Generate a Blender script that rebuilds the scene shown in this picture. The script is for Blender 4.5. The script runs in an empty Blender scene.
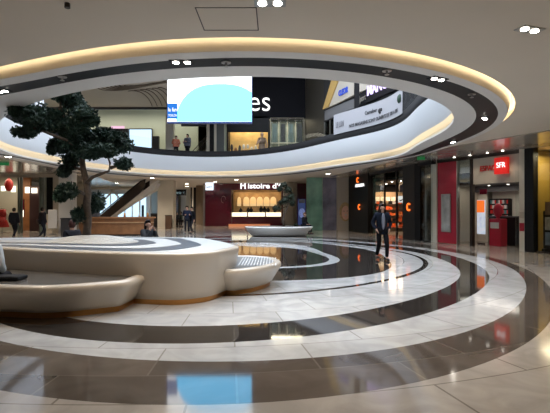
import bpy, bmesh, math, random
import numpy as np
from mathutils import Vector, Matrix
random.seed(7)
PI = math.pi
SC = bpy.context.scene
COL = SC.collection
CAMZ = 1.6; F = 430.0; HZ = 208.0
def PX(px, Y): return (px-275)*Y/F
def PZ(py, Y): return CAMZ+(HZ-py)*Y/F

# ------------------------------------------------------------------ materials
MATS = {}
def mat(name, col, rough=.5, metal=0, emit=None, estr=0, var=0, vscale=4, bump=0, bscale=30, spec=.5, coat=0):
    if name in MATS: return MATS[name]
    m = bpy.data.materials.new(name); m.use_nodes = True
    nt = m.node_tree; b = nt.nodes['Principled BSDF']
    b.inputs['Base Color'].default_value = (*col, 1)
    b.inputs['Roughness'].default_value = rough
    b.inputs['Metallic'].default_value = metal
    b.inputs['Specular IOR Level'].default_value = spec
    b.inputs['Coat Weight'].default_value = coat
    if emit: 
        b.inputs['Emission Color'].default_value = (*emit, 1); b.inputs['Emission Strength'].default_value = estr
    if var or bump:
        tc = nt.nodes.new('ShaderNodeTexCoord')
    if var:
        n = nt.nodes.new('ShaderNodeTexNoise'); n.inputs['Scale'].default_value = vscale; n.inputs['Detail'].default_value = 5
        nt.links.new(tc.outputs['Object'], n.inputs['Vector'])
        r = nt.nodes.new('ShaderNodeValToRGB')
        r.color_ramp.elements[0].position = .3; r.color_ramp.elements[1].position = .7
        r.color_ramp.elements[0].color = (*[c*(1-var) for c in col], 1)
        r.color_ramp.elements[1].color = (*[min(1, c*(1+var)) for c in col], 1)
        nt.links.new(n.outputs['Fac'], r.inputs['Fac']); nt.links.new(r.outputs['Color'], b.inputs['Base Color'])
    if bump:
        n2 = nt.nodes.new('ShaderNodeTexNoise'); n2.inputs['Scale'].default_value = bscale
        nt.links.new(tc.outputs['Object'], n2.inputs['Vector'])
        bp = nt.nodes.new('ShaderNodeBump'); bp.inputs['Strength'].default_value = bump; bp.inputs['Distance'].default_value = .02
        nt.links.new(n2.outputs['Fac'], bp.inputs['Height']); nt.links.new(bp.outputs['Normal'], b.inputs['Normal'])
    MATS[name] = m; return m
def glow(name, col, s):
    if name in MATS: return MATS[name]
    m = mat(name, (0, 0, 0), .6, emit=col, estr=s, spec=.2); return m
def stone(name, col, joint, rough=.12, var=.12, bw=1.3, bh=.8):
    """polished slabs laid in rings round the atrium centre"""
    m = bpy.data.materials.new(name); m.use_nodes = True; nt = m.node_tree; N = nt.nodes; L = nt.links
    b = N['Principled BSDF']; b.inputs['Roughness'].default_value = rough; b.inputs['Specular IOR Level'].default_value = .5
    tc = N.new('ShaderNodeTexCoord'); mp = N.new('ShaderNodeMapping'); mp.inputs['Location'].default_value = (1.5, -14.5, 0)
    L.new(tc.outputs['Object'], mp.inputs['Vector'])
    sx = N.new('ShaderNodeSeparateXYZ'); L.new(mp.outputs['Vector'], sx.inputs[0])
    at = N.new('ShaderNodeMath'); at.operation = 'ARCTAN2'; L.new(sx.outputs['Y'], at.inputs[0]); L.new(sx.outputs['X'], at.inputs[1])
    mu = N.new('ShaderNodeMath'); mu.operation = 'MULTIPLY'; mu.inputs[1].default_value = 8.0; L.new(at.outputs[0], mu.inputs[0])
    ln = N.new('ShaderNodeVectorMath'); ln.operation = 'LENGTH'; L.new(mp.outputs['Vector'], ln.inputs[0])
    cx = N.new('ShaderNodeCombineXYZ'); L.new(mu.outputs[0], cx.inputs['X']); L.new(ln.outputs['Value'], cx.inputs['Y'])
    br = N.new('ShaderNodeTexBrick'); br.inputs['Scale'].default_value = 1; br.inputs['Mortar Size'].default_value = .008
    br.inputs['Brick Width'].default_value = bw; br.inputs['Row Height'].default_value = bh; br.inputs['Bias'].default_value = 0
    br.inputs['Color1'].default_value = (*[c*(1-var) for c in col], 1); br.inputs['Color2'].default_value = (*[min(1, c*(1+var)) for c in col], 1)
    br.inputs['Mortar'].default_value = (*joint, 1)
    L.new(cx.outputs[0], br.inputs['Vector'])
    n = N.new('ShaderNodeTexNoise'); n.inputs['Scale'].default_value = 1.6; n.inputs['Detail'].default_value = 8; n.inputs['Distortion'].default_value = 1.5
    L.new(tc.outputs['Object'], n.inputs['Vector'])
    r = N.new('ShaderNodeValToRGB'); r.color_ramp.elements[0].position = .35; r.color_ramp.elements[1].position = .7
    r.color_ramp.elements[0].color = (.82, .82, .82, 1); r.color_ramp.elements[1].color = (1.1, 1.1, 1.1, 1)
    L.new(n.outputs['Fac'], r.inputs['Fac'])
    mx = N.new('ShaderNodeMix'); mx.data_type = 'RGBA'; mx.blend_type = 'MULTIPLY'; mx.inputs[0].default_value = 1
    L.new(br.outputs['Color'], mx.inputs[6]); L.new(r.outputs['Color'], mx.inputs[7]); L.new(mx.outputs[2], b.inputs['Base Color'])
    MATS[name] = m; return m
def glass(name='clear_glass', tint=(.93, .96, .95), refl=.12):
    if name in MATS: return MATS[name]
    m = bpy.data.materials.new(name); m.use_nodes = True; nt = m.node_tree; nt.nodes.clear()
    o = nt.nodes.new('ShaderNodeOutputMaterial'); t = nt.nodes.new('ShaderNodeBsdfTransparent'); g = nt.nodes.new('ShaderNodeBsdfGlossy')
    t.inputs[0].default_value = (*tint, 1); g.inputs['Roughness'].default_value = .03
    lw = nt.nodes.new('ShaderNodeLayerWeight'); lw.inputs[0].default_value = .35
    ml = nt.nodes.new('ShaderNodeMath'); ml.operation = 'MULTIPLY_ADD'; ml.inputs[1].default_value = .22 if refl else .04; ml.inputs[2].default_value = refl*.15
    nt.links.new(lw.outputs['Fresnel'], ml.inputs[0])
    mx = nt.nodes.new('ShaderNodeMixShader'); nt.links.new(ml.outputs[0], mx.inputs[0]); nt.links.new(t.outputs[0], mx.inputs[1]); nt.links.new(g.outputs[0], mx.inputs[2])
    nt.links.new(mx.outputs[0], o.inputs[0]); MATS[name] = m; return m

M = {}
M['white_stone'] = stone('pale_marble_slabs', (.52, .53, .54), (.33, .32, .30), .1, .05)
M['dark_stone'] = stone('dark_brown_marble_slabs', (.030, .026, .024), (.09, .08, .07), .045, .3)
M['brown_stone'] = stone('taupe_marble_slabs', (.115, .094, .078), (.17, .145, .12), .06, .25)
M['beige_stone'] = stone('beige_marble_slabs', (.44, .40, .36), (.24, .21, .18), .1, .06, 1.6, 1.1)
M['ceiling'] = mat('painted_ceiling', (.72, .655, .565), .8, var=.02, vscale=.6)
M['whitering'] = mat('white_plaster_ring', (.74, .73, .71), .6)
M['black'] = mat('black_gloss', (.008, .008, .009), .45, spec=.25)
M['blackmatte'] = mat('black_matte', (.01, .01, .012), .6, spec=.25)
M['darkgrey'] = mat('dark_grey_paint', (.06, .06, .065), .5)
M['fascia'] = mat('white_fascia', (.70, .73, .77), .45)
M['cove'] = mat('cove_plaster', (.86, .80, .68), .7)
M['glossceil'] = mat('polished_ceiling_panels', (.50, .47, .42), .2, .35, var=.08, vscale=1.2)
M['corian'] = mat('glossy_cream_resin', (.58, .51, .425), .3, coat=.25)
M['copper'] = mat('brushed_copper', (.55, .27, .09), .3, .85, var=.1)
M['slate'] = mat('blue_grey_stone_band', (.055, .065, .09), .35)
M['topstone'] = mat('speckled_pale_stone', (.56, .56, .55), .45, var=.08, vscale=20)
M['topbeige'] = mat('warm_grey_stone', (.40, .37, .34), .4, var=.08, vscale=20)
M['gravel'] = mat('pale_gravel', (.60, .58, .54), .9, var=.25, vscale=90, bump=.8, bscale=90)
M['grate'] = mat('grey_grating', (.2, .22, .25), .3, .5)
M['bark'] = mat('grey_brown_bark', (.095, .068, .05), .85, var=.3, vscale=14, bump=.7, bscale=25)
M['leaf'] = mat('deep_green_needles', (.018, .045, .028), .65, var=.5, vscale=3)
M['leaf2'] = mat('dark_olive_leaves', (.02, .03, .016), .65, var=.4, vscale=3)
M['maroon'] = mat('maroon_lacquer', (.10, .008, .02), .18, coat=.4)
M['wood'] = mat('warm_oak_panel', (.30, .13, .05), .4, var=.2, vscale=3)
M['beige'] = mat('beige_plaster', (.52, .47, .39), .7)
M['cream'] = mat('cream_plaster', (.66, .62, .53), .7)
M['palegreen'] = mat('pale_green_plaster', (.62, .66, .52), .7)
M['white'] = mat('white_paint', (.75, .75, .75), .5)
M['steel'] = mat('brushed_steel', (.45, .44, .42), .3, .9)
M['darkmetal'] = mat('dark_bronze_metal', (.05, .04, .035), .35, .7)
M['red'] = mat('red_panel', (.42, .015, .04), .35)
M['redbright'] = mat('bright_red_plastic', (.6, .02, .02), .35)
M['mustard'] = mat('mustard_wall', (.30, .20, .035), .6)
M['glass'] = glass()
M['darkglass'] = glass('smoked_glass', (.42, .43, .42), .12)
M['led'] = glow('warm_led', (1, .80, .54), 8.5)
M['led2'] = glow('warm_led_inner', (1, .83, .6), 6.5)
M['spot'] = glow('downlight_lens', (1, .93, .82), 30)
M['spot2'] = glow('small_lens', (1, .93, .82), 7)
M['sky'] = glow('skylight_daylight', (.80, .89, 1), 6.0)
M['daywin'] = glow('daylight_window', (.58, .82, 1), 1.3)
M['shopglow'] = glow('warm_shop_light', (1, .72, .38), 5)
M['coollamp'] = glow('cool_tube', (.95, .97, 1), 6)
M['textwhite'] = glow('white_lit_letters', (1, 1, 1), 1.3)
M['dimwhite'] = mat('off_white_print', (.7, .7, .7), .5)
M['ink'] = mat('dark_ink', (.04, .04, .045), .5)

# ------------------------------------------------------------------ mesh helpers
def B(): return bmesh.new()
def bx(bm, x0, x1, y0, y1, z0, z1, mi=0):
    v = [bm.verts.new(p) for p in ((x0,y0,z0),(x1,y0,z0),(x1,y1,z0),(x0,y1,z0),(x0,y0,z1),(x1,y0,z1),(x1,y1,z1),(x0,y1,z1))]
    for f in ((0,3,2,1),(4,5,6,7),(0,1,5,4),(1,2,6,5),(2,3,7,6),(3,0,4,7)):
        fc = bm.faces.new([v[i] for i in f]); fc.material_index = mi
    return bm
def cyl(bm, c, r, z0, z1, n=24, r2=None, mi=0):
    r2 = r if r2 is None else r2
    a = [bm.verts.new((c[0]+r*math.cos(2*PI*i/n), c[1]+r*math.sin(2*PI*i/n), z0)) for i in range(n)]
    b = [bm.verts.new((c[0]+r2*math.cos(2*PI*i/n), c[1]+r2*math.sin(2*PI*i/n), z1)) for i in range(n)]
    for i in range(n):
        f = bm.faces.new((a[i], a[(i+1)%n], b[(i+1)%n], b[i])); f.smooth = True; f.material_index = mi
    bm.faces.new(a[::-1]).material_index = mi; bm.faces.new(b).material_index = mi
    return bm
def tube(bm, pts, rad, n=8):
    pts = [Vector(p) for p in pts]; R = rad if isinstance(rad, (list, tuple)) else [rad]*len(pts)
    rings = []
    for i, p in enumerate(pts):
        d = (pts[min(i+1, len(pts)-1)]-pts[max(i-1, 0)]).normalized()
        u = d.cross(Vector((0, 0, 1)) if abs(d.z) < .9 else Vector((1, 0, 0))).normalized(); w = d.cross(u)
        rings.append([bm.verts.new(p+R[i]*(u*math.cos(2*PI*k/n)+w*math.sin(2*PI*k/n))) for k in range(n)])
    for a, b in zip(rings, rings[1:]):
        for k in range(n):
            f = bm.faces.new((a[k], a[(k+1)%n], b[(k+1)%n], b[k])); f.smooth = True
    bm.faces.new(rings[0][::-1]); bm.faces.new(rings[-1])
    return bm
def ell(bm, c, r, seg=16, rot=None, noise=0):
    g = bmesh.ops.create_uvsphere(bm, u_segments=seg, v_segments=max(6, seg*2//3), radius=1)
    for v in g['verts']:
        k = 1+random.uniform(-noise, noise)
        p = Vector((v.co.x*r[0]*k, v.co.y*r[1]*k, v.co.z*r[2]*k))
        if rot: p = rot @ p
        v.co = p+Vector(c)
    for f in bm.faces: f.smooth = True
    return bm
def prism(bm, poly, z0, z1, mi=0):
    a = [bm.verts.new((p[0], p[1], z0)) for p in poly]; b = [bm.verts.new((p[0], p[1], z1)) for p in poly]
    n = len(poly)
    for i in range(n): bm.faces.new((a[i], a[(i+1)%n], b[(i+1)%n], b[i])).material_index = mi
    bm.faces.new(a[::-1]).material_index = mi; bm.faces.new(b).material_index = mi
    return bm
def obj(name, bm, m, parent=None, bevel=0, fix=True):
    if fix: bmesh.ops.recalc_face_normals(bm, faces=bm.faces)
    me = bpy.data.meshes.new(name); bm.to_mesh(me); bm.free()
    o = bpy.data.objects.new(name, me); COL.objects.link(o)
    for x in (m if isinstance(m, (list, tuple)) else [m]): me.materials.append(x)
    if parent: o.parent = parent
    if bevel:
        b = o.modifiers.new('bevel', 'BEVEL'); b.width = bevel; b.segments = 2; b.limit_method = 'ANGLE'
    return o
def tag(o, label, cat, group=None):
    o['label'] = label; o['category'] = cat
    if group: o['group'] = group
    return o
def thing(name, label, cat, loc=(0, 0, 0), rz=0, group=None):
    o = bpy.data.objects.new(name, None); COL.objects.link(o); o.empty_display_size = .1
    o.location = loc; o.rotation_euler = (0, 0, rz); return tag(o, label, cat, group)
def struct(name, bm, m, parent=None, fix=True):
    o = obj(name, bm, m, parent, fix=fix)
    if not parent: o['kind'] = 'structure'
    return o
def text(name, body, loc, rot, w, h, m, parent=None, depth=.02, bold=0, shear=0):
    """lettering w wide, h high, lower left corner at loc"""
    cu = bpy.data.curves.new(name, 'FONT'); cu.body = body; cu.size = 1; cu.extrude = .5; cu.offset = bold; cu.shear = shear
    t = bpy.data.objects.new(name+'_src', cu); COL.objects.link(t)
    bpy.context.view_layer.update()
    me = bpy.data.meshes.new_from_object(t.evaluated_get(bpy.context.evaluated_depsgraph_get()))
    bpy.data.objects.remove(t); bpy.data.curves.remove(cu)
    xs = [v.co.x for v in me.vertices]; ys = [v.co.y for v in me.vertices]
    x0, x1, y0, y1 = min(xs), max(xs), min(ys), max(ys)
    for v in me.vertices:
        v.co = Vector(((v.co.x-x0)/(x1-x0)*w, (v.co.y-y0)/(y1-y0)*h, v.co.z*depth))
    me.materials.clear(); me.materials.append(m); me.name = name
    o = bpy.data.objects.new(name, me); COL.objects.link(o); o.location = loc; o.rotation_euler = rot
    if parent: o.parent = parent
    return o
UP = (PI/2, 0, 0)          # lettering standing upright, read from -Y

# ------------------------------------------------------------------ plan curves
CX, CY = -1.5, 14.5
CF = {"Do": [9.1862, 0.564, -0.081, -1.2093, -0.0226, -0.1149, 0.2293, 0.1416, -0.0129, 0.1119, 0.0287, -0.1272, -0.0354],
"Di": [8.3225, 0.554, -0.4975, -0.8869, -0.0196, -0.1199, 0.0103, 0.1609, -0.008, 0.1318, -0.0019, -0.0641, -0.0144],
"Co": [7.6327, 0.5486, -0.4803, -0.8588, -0.0236, -0.0711, 0.1121, 0.2032, -0.0082, 0.0508, -0.0487, -0.0741, 0.0527],
"Ci": [6.9129, 0.5476, -0.4938, -0.8892, -0.0325, -0.0816, 0.0313, 0.1933, -0.0233, 0.0822, -0.0731, -0.072, 0.0962],
"B": [6.0631, 0.5222, 0.0962, -0.529, -0.0111, -0.0533, -0.0879, 0.1732, -0.0199, 0.0486, -0.0127, -0.0303, 0.0352],
"A": [5.2614, 0.5466, 0.4533, -0.6183, 0.0355, -0.0348, -0.2562, 0.0183, -0.0332, -0.0116, 0.1279, -0.0275, 0.0334],
"op": [8.5021, -0.9864, 2.2672, -1.5143, -1.3088, 0.3645, -0.2736, 0.1712, 0.3875, -0.2151, 0.1536, -0.0571, -0.0888],
"Ko": [9.8408, -1.5974, 2.3406, -1.4403, -1.1404, 0.4768, -0.9458, 0.2374, 0.848, -0.1895, -0.1252, -0.0497, -0.0126]}
NA = 288
TH = [2*PI*i/NA-PI for i in range(NA)]
def ev(a, t):
    r = a[0]
    for k in range(1, (len(a)-1)//2+1): r += a[2*k-1]*math.cos(k*t)+a[2*k]*math.sin(k*t)
    return r
R = {k: [ev(a, t) for t in TH] for k, a in CF.items()}
def polar_fit(pts, K=3, lam=1e-3):
    d = np.array(pts)-np.array([CX, CY]); th = np.arctan2(d[:, 1], d[:, 0]); r = np.hypot(d[:, 0], d[:, 1])
    A = np.ones((len(th), 1+2*K)); G = np.zeros(1+2*K)
    for k in range(1, K+1): A[:, 2*k-1] = np.cos(k*th); A[:, 2*k] = np.sin(k*th); G[2*k-1:2*k+1] = lam*k**4
    return np.linalg.solve(A.T@A+np.diag(G), A.T@r)
eo = polar_fit([(1.9, 12.9), (1.35, 11.9), (0, 11.5), (-1.5, 11.5), (-3, 11.8), (-4.2, 12.8), (-4.6, 14.4), (-4.3, 16.4), (-3.6, 18.4), (-1.4, 20), (0, 19.9), (1.05, 18.1), (1.8, 15.4), (2.0, 14)])
R['Eo'] = [float(ev(eo, t)) for t in TH]
R['Ei'] = [r-.33-1.5*max(0, math.sin(t))**3 for r, t in zip(R['Eo'], TH)]
R['Ki'] = [o+(k-o)*(.60-.1*max(0, math.cos(t))) for o, k, t in zip(R['op'], R['Ko'], TH)]
def rect_r(x0, x1, y0, y1):
    out = []
    for t in TH:
        c, s = math.cos(t), math.sin(t)
        rx = ((x1-CX)/c if c > 1e-9 else ((x0-CX)/c if c < -1e-9 else 1e9)); ry = ((y1-CY)/s if s > 1e-9 else ((y0-CY)/s if s < -1e-9 else 1e9))
        out.append(min(rx, ry))
    return out
XW0, XW1, YW0, YW1 = -34, 17, -7, 74
RECT = rect_r(XW0, XW1, YW0, YW1)
def off(r, d): return [a+d for a in r]
def ofk(d): return [a+d*(1-.35*max(0, math.cos(t))) for a, t in zip(R['Ko'], TH)]
def pol(i, r, z): return (CX+r*math.cos(TH[i]), CY+r*math.sin(TH[i]), z)
def sweep(bm, prof, mis=None, smooth=False):
    """prof: list of (radius list, z); bands between consecutive entries"""
    rings = [[bm.verts.new(pol(i, r[i], z)) for i in range(NA)] for r, z in prof]
    for j, (a, b) in enumerate(zip(rings, rings[1:])):
        for i in range(NA):
            f = bm.faces.new((a[i], a[(i+1)%NA], b[(i+1)%NA], b[i])); f.material_index = mis[j] if mis else 0; f.smooth = smooth
    return rings

# ------------------------------------------------------------------ floor
bm = B()
rings = sweep(bm, [(R['Ei'], 0), (R['Eo'], 0), (R['A'], 0), (off(R['B'], -.07), 0), (off(R['B'], .07), 0), (R['Ci'], 0), (R['Co'], 0), (R['Di'], 0), (R['Do'], 0), (RECT, 0)],
      [0, 1, 0, 1, 0, 1, 0, 2, 3])
bm.faces.new(rings[0]).material_index = 1
for f in bm.faces:
    f.normal_update()
    if f.normal.z < 0: f.normal_flip()
struct('floor', bm, [M['white_stone'], M['dark_stone'], M['brown_stone'], M['beige_stone']], fix=False)

# ------------------------------------------------------------------ ground-level ceiling with the atrium opening
ZC = 3.8; ZR = 3.69; Z2 = 4.95
bm = B()
sweep(bm, [(ofk( .46), ZC), (RECT, ZC)])
sweep(bm, [(ofk( .46), ZC), (ofk( .47), ZC+.025), (ofk( .78), ZC+.025)])
struct('ceiling', bm, M['ceiling'], fix=False)
bm = B()
sweep(bm, [(ofk( .78), ZC+.025), (ofk( .78), ZC+.26), (ofk( .36), ZC+.26), (ofk( .34), ZC+.06), (ofk( .26), ZR)], smooth=False)
struct('trim_1', bm, M['cove'], fix=False)
bm = B()
sweep(bm, [(ofk( .26), ZR), (R['Ko'], ZR), (R['Ki'], ZR), (R['op'], ZR), (R['op'], ZR+.05), (off(R['op'], .04), ZR+.05)], [0, 1, 0, 0, 0])
struct('trim_2', bm, [M['whitering'], M['black']], fix=False)
bm = B(); sweep(bm, [(ofk( .77), ZC+.05), (ofk( .77), ZC+.15)])
tag(obj('cove_light', bm, M['led'], fix=False), 'warm light strip in the outer cove where the ceiling steps down to the ring', 'cove light', 'cove lights')
bm = B(); sweep(bm, [(off(R['op'], .05), ZR+.01), (off(R['op'], .4), ZR+.01), (off(R['op'], .42), ZR+.14), (off(R['op'], .34), ZR+.3), (off(R['op'], .03), ZR+.32)])
struct('trim_3', bm, M['cove'], fix=False)
bm = B(); sweep(bm, [(off(R['op'], .07), ZR+.015), (off(R['op'], .12), ZR+.015)])
tag(obj('cove_light', bm, M['led2'], fix=False), 'cream light strip in the inner cove just below the white balcony fascia', 'cove light', 'cove lights')
bm = B(); sweep(bm, [(off(R['op'], .03), ZR+.32), (off(R['op'], 0), ZR+.36), (off(R['op'], 0), Z2)], smooth=True)
struct('wall_balcony', bm, M['fascia'], fix=False)
bm = B(); sweep(bm, [(R['op'], Z2), (RECT, Z2)]); sweep(bm, [(RECT, Z2), (RECT, ZC)])
struct('floor_upper', bm, M['beige_stone'], fix=False)
rail = thing('balustrade', 'balcony balustrade of clear glass on a dark base above the white fascia', 'balustrade', (CX, CY, Z2))
def sweep_local(bm, prof, smooth=True):
    sweep(bm, prof, smooth=smooth)
    for v in bm.verts: v.co -= Vector((CX, CY, Z2))
bm = B(); sweep_local(bm, [(off(R['op'], .0), Z2), (off(R['op'], -.01), Z2+.02), (off(R['op'], 0), Z2+.38), (off(R['op'], .06), Z2+.38), (off(R['op'], .06), Z2)])
obj('base_rail', bm, mat('dark_base_rail', (.018, .018, .02), .6, spec=.15), rail, fix=False)
bm = B(); sweep_local(bm, [(off(R['op'], .03), Z2+.38), (off(R['op'], .03), Z2+1.0)]); obj('glass_panel', bm, glass('balustrade_glass', (.95, .97, .96), 0), rail, fix=False)

# upper volume: roof, skylight, far walls
ZT = 13
bm = B(); bx(bm, XW0, XW1, YW0, 8, ZT, ZT+.2); bx(bm, XW0, XW1, 25, YW1, ZT, ZT+.2); bx(bm, XW0, -9, 8, 25, ZT, ZT+.2); bx(bm, 7, XW1, 8, 25, ZT, ZT+.2)
struct('ceiling_upper', bm, M['cream'])
sl = bpy.data.objects.new('window_1', None); COL.objects.link(sl); sl['kind'] = 'structure'; sl.location = (0, 0, ZT)
bm = B()
for i in range(8): bx(bm, -9+2*i+.04, -7+2*i-.04, 8, 25, .1, .12)
obj('pane', bm, M['sky'], sl)
bm = B()
for i in range(9): bx(bm, -9+2*i-.05, -9+2*i+.05, 8, 25, -.1, .15)
for y in (8, 12.25, 16.5, 20.75, 25): bx(bm, -9, 7, y-.04, y+.04, -.06, .09)
obj('window_frame', bm, M['white'], sl)
bm = B(); bx(bm, XW0-.2, XW0, YW0, YW1, 0, ZT); struct('wall_left', bm, M['beige'])
bm = B(); bx(bm, XW1, XW1+.2, YW0, YW1, 0, ZT); struct('wall_right', bm, M['beige'])
bm = B(); bx(bm, XW0, XW1, YW1, YW1+.2, 0, ZT); struct('wall_back', bm, M['cream'])
bm = B(); bx(bm, XW0, XW1, YW0-.2, YW0, 0, ZT); struct('wall_front', bm, M['beige'])

# ------------------------------------------------------------------ ceiling fittings
def downlight(x, y, z, rz, label, par, power=38, m='black'):
    t = thing('recessed_downlight', label, 'ceiling light', (x, y, z), rz, 'recessed twin downlights')
    b = B(); bx(b, -.17, .17, -.085, .085, -.012, .0); obj('frame', b, M['steel'] if m == 'steel' else M['blackmatte'], t, .004)
    for s in (-1, 1):
        b = B(); cyl(b, (s*.082, 0), .045, -.02, -.011, 20); obj('lens', b, M['spot'], t)
    if power:
        la = bpy.data.lights.new('spot', 'SPOT'); la.energy = power*1.7; la.spot_size = math.radians(125); la.spot_blend = .8; la.shadow_soft_size = .12; la.color = (1, .84, .66)
        lo = bpy.data.objects.new('lamp', la); COL.objects.link(lo); lo.location = (0, 0, -.06); lo.parent = t
def ringpos(px, py, z=ZR): 
    Y = (z-CAMZ)*F/(HZ-py); return PX(px, Y), Y
for px, py, lab in ((181.5, 61.5, 'twin downlight in the black ring left of the big screen top'), (438, 78.5, 'twin downlight in the black ring above the white banner'),
                    (485, 118, 'small twin downlight at the right end of the black ring'), (2, 91, 'twin downlight in the black ring at the left picture edge'),
                    (453, 142, 'twin downlight in the black ring above the red shop panel'), (8, 156.5, 'twin downlight low in the far left black ring')):
    x, y = ringpos(px, py); downlight(x, y, ZR, math.atan2(y-CY, x-CX)+PI/2, lab, None, 90)
for px, py, lab in ((530, 29, 'twin downlight in the plain ceiling at upper right'), (270, 2, 'twin downlight cut by the top edge of the picture')):
    x, y = ringpos(px, py, ZC); downlight(x, y, ZC, .35 if px > 400 else 0, lab, None, 80, 'steel')
# sprinkler heads / small fixtures in the black ring
for px, py, lab in ((226, 62, 'small sprinkler rosette in the black ring above the big screen'), (387, 70.5, 'small sprinkler rosette in the black ring right of centre'),
                    (62, 76.5, 'small sprinkler rosette in the black ring above the tree'), (472, 94, 'small sprinkler rosette where the black ring curves at right')):
    x, y = ringpos(px, py); t = thing('sprinkler', lab, 'sprinkler', (x, y, ZR), 0, 'ring sprinklers')
    b = B(); cyl(b, (0, 0), .07, -.012, 0, 20); obj('rosette', b, M['steel'], t)
    b = B(); cyl(b, (0, 0), .015, -.06, -.012, 10); cyl(b, (0, 0), .035, -.065, -.058, 12); obj('head', b, M['steel'], t)
x, y = ringpos(67, 3, ZC); t = thing('sprinkler', 'small sprinkler rosette in the plain ceiling at upper left', 'sprinkler', (x, y, ZC)); b = B(); cyl(b, (0, 0), .03, -.05, 0, 12); obj('head', b, M['darkmetal'], t)
# access hatch outline
b = B(); (ax, ay) = ringpos(197, 30, ZC); (bx_, by_) = ringpos(255, 27, ZC)
y1_, y0_ = ay, ringpos(200, 7, ZC)[1]; x0_, x1_ = -.88, -.2
for p in ((x0_, x1_, y0_, y0_+.012), (x0_, x1_, y1_-.012, y1_), (x0_, x0_+.012, y0_, y1_), (x1_-.012, x1_, y0_, y1_)): bx(b, *p, ZC-.004, ZC+.0)
tag(obj('access_hatch', b, M['darkmetal']), 'rectangular access hatch outline in the ceiling near the top edge', 'hatch')
# downlights added to brighten the mall behind, beside and far ahead of the camera
k = 0
for x, y, w in ((-3, -3, 60), (3, -3, 60), (-7, 2, 80), (8, 4, 80), (9.5, 8.5, 60), (-13.5, 8, 90), (-16, 15, 110), (-15.5, 22.5, 90), (-3, 33.5, 150), (3.4, 27.6, 70), (-7.6, 50, 260), (-7.4, 60, 300), (-9, 31.5, 220), (-13, 29.5, 200), (-9, 44, 240), (-14, 38, 260), (-8, 39, 220), (-5, 36, 120), (-19, 33, 120), (-11, 22, 160), (-14.5, 24.5, 120), (6.3, 16.5, 40), (-9, 55, 120)):
    downlight(x, y, ZC, 0, 'twin downlight added in the plain ceiling outside the ring to brighten the mall', None, w, 'steel')

# polished ceiling strip along the right-hand shops
A1 = Vector((7.0, 20.8)); B1 = Vector((12.0, 9.7)); A0 = Vector((5.2, 30.4))
def strip(bm, pts, w0, w1, z0, z1):
    for p, q in zip(pts, pts[1:]):
        d = (q-p).normalized(); n = Vector((d.y, -d.x)); n = n if n.x < 0 else -n
        a, b_, c, e = p+n*w0, q+n*w0, q+n*w1, p+n*w1
        prism(bm, [a, b_, c, e], z0, z1)
bm = B(); strip(bm, [A0, A1], -.1, 1.5, ZC-.03, ZC-.001); strip(bm, [A1, B1+(B1-A1)*.25], -.1, 2.9, ZC-.031, ZC-.002)
struct('trim_4', bm, M['glossceil'])
bm = B(); strip(bm, [Vector((-18.0, 16)), Vector((-18.0, 27.5)), Vector((-21.0, 41))], .2, -6.0, ZC-.03, ZC-.001); struct('trim_5', bm, M['glossceil'])

# ------------------------------------------------------------------ shop-front helper: local x along the front, -y towards the mall
class Front:
    def __init__(s, P, Q):
        s.P = Vector(P); s.d = (Vector(Q)-s.P); s.L = s.d.length; s.d.normalize(); s.rz = math.atan2(s.d.y, s.d.x)
    def u(s, px, back=0):
        n = Vector((-s.d.y, s.d.x)); P = s.P+n*back; k = (px-275)/F
        t = (k*P.y-P.x)/(s.d.x-k*s.d.y); return t
    def Y(s, u, back=0): return s.P.y+s.d.y*u+s.d.x*back
    def z(s, py, u, back=0): return PZ(py, s.Y(u, back))
    def pt(s, u, back=0, z=0): return (s.P.x+s.d.x*u-s.d.y*back, s.P.y+s.d.y*u+s.d.x*back, z)
    def root(s, name, label, cat, group=None, u=0, back=0, z=0): return thing(name, label, cat, s.pt(u, back, z), s.rz, group)
def local_obj(front, name, bm, m, label=None, cat=None, group=None, bevel=0, kind=None, u=0, back=0, z=0):
    o = obj(name, bm, m, None, bevel); o.location = front.pt(u, back, z); o.rotation_euler = (0, 0, front.rz)
    if kind: o['kind'] = kind
    else: tag(o, label, cat, group)
    return o
ntrim = [5]
def strim(front, bm, m):
    ntrim[0] += 1; return local_obj(front, 'trim_%d' % ntrim[0], bm, m, kind='structure')

# ------- right front 1 : black-glass unit, telephone shop, mustard shop.
F1 = Front(A1, B1)
U = lambda px: F1.u(px)
zt = ZC-.03
b = B(); bx(b, U(432), U(437.5), -.06, .25, 0, zt); bx(b, U(521), U(527), -.1, .3, 0, zt); strim(F1, b, M['cream'])
b = B(); bx(b, U(527), U(536), -.14, .12, 0, zt); bx(b, -.3, .05, -.02, .3, 0, zt); strim(F1, b, M['black'])
b = B(); bx(b, U(437.5), U(521), -.03, .2, zt-.12, zt); bx(b, -.1, U(432), -.03, .2, zt-.12, zt); strim(F1, b, M['darkmetal'])
# room shells behind
D = 5.0
b = B(); bx(b, U(437.5)-.1, U(521)+.1, D, D+.1, 0, zt); struct_walls = strim(F1, b, M['beige'])
b = B(); bx(b, U(521), U(521)+.1, .3, D, 0, zt); bx(b, U(437.5)-.1, U(437.5), .3, D, 0, zt); strim(F1, b, M['beige'])
b = B(); bx(b, U(437.5), U(521), .3, D, 2.62, 2.75); bx(b, U(437.5), U(521), 2.3, 2.4, 2.35, 2.62); strim(F1, b, M['darkgrey'])
sf = F1.root('telephone_shop_front', 'glazed telephone shop front with beige header and red logo box', 'shop front')
b = B(); bx(b, U(472), U(521), .02, .22, F1.z(183, U(495)), zt-.12); bx(b, U(438), U(472), .1, .2, 3.1, zt-.12); obj('header', b, M['beige'], sf)
b = B(); bx(b, U(438), U(457), -.02, .1, .02, zt-.12); obj('red_panel', b, M['red'], sf)
b = B(); bx(b, U(457), U(471), -.0, .03, .05, zt-.12); obj('glass_pane', b, M['glass'], sf)
b = B(); bx(b, U(470.6), U(472.8), -.05, .12, 0, zt-.12); obj('door_frame', b, M['darkmetal'], sf)
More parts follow.
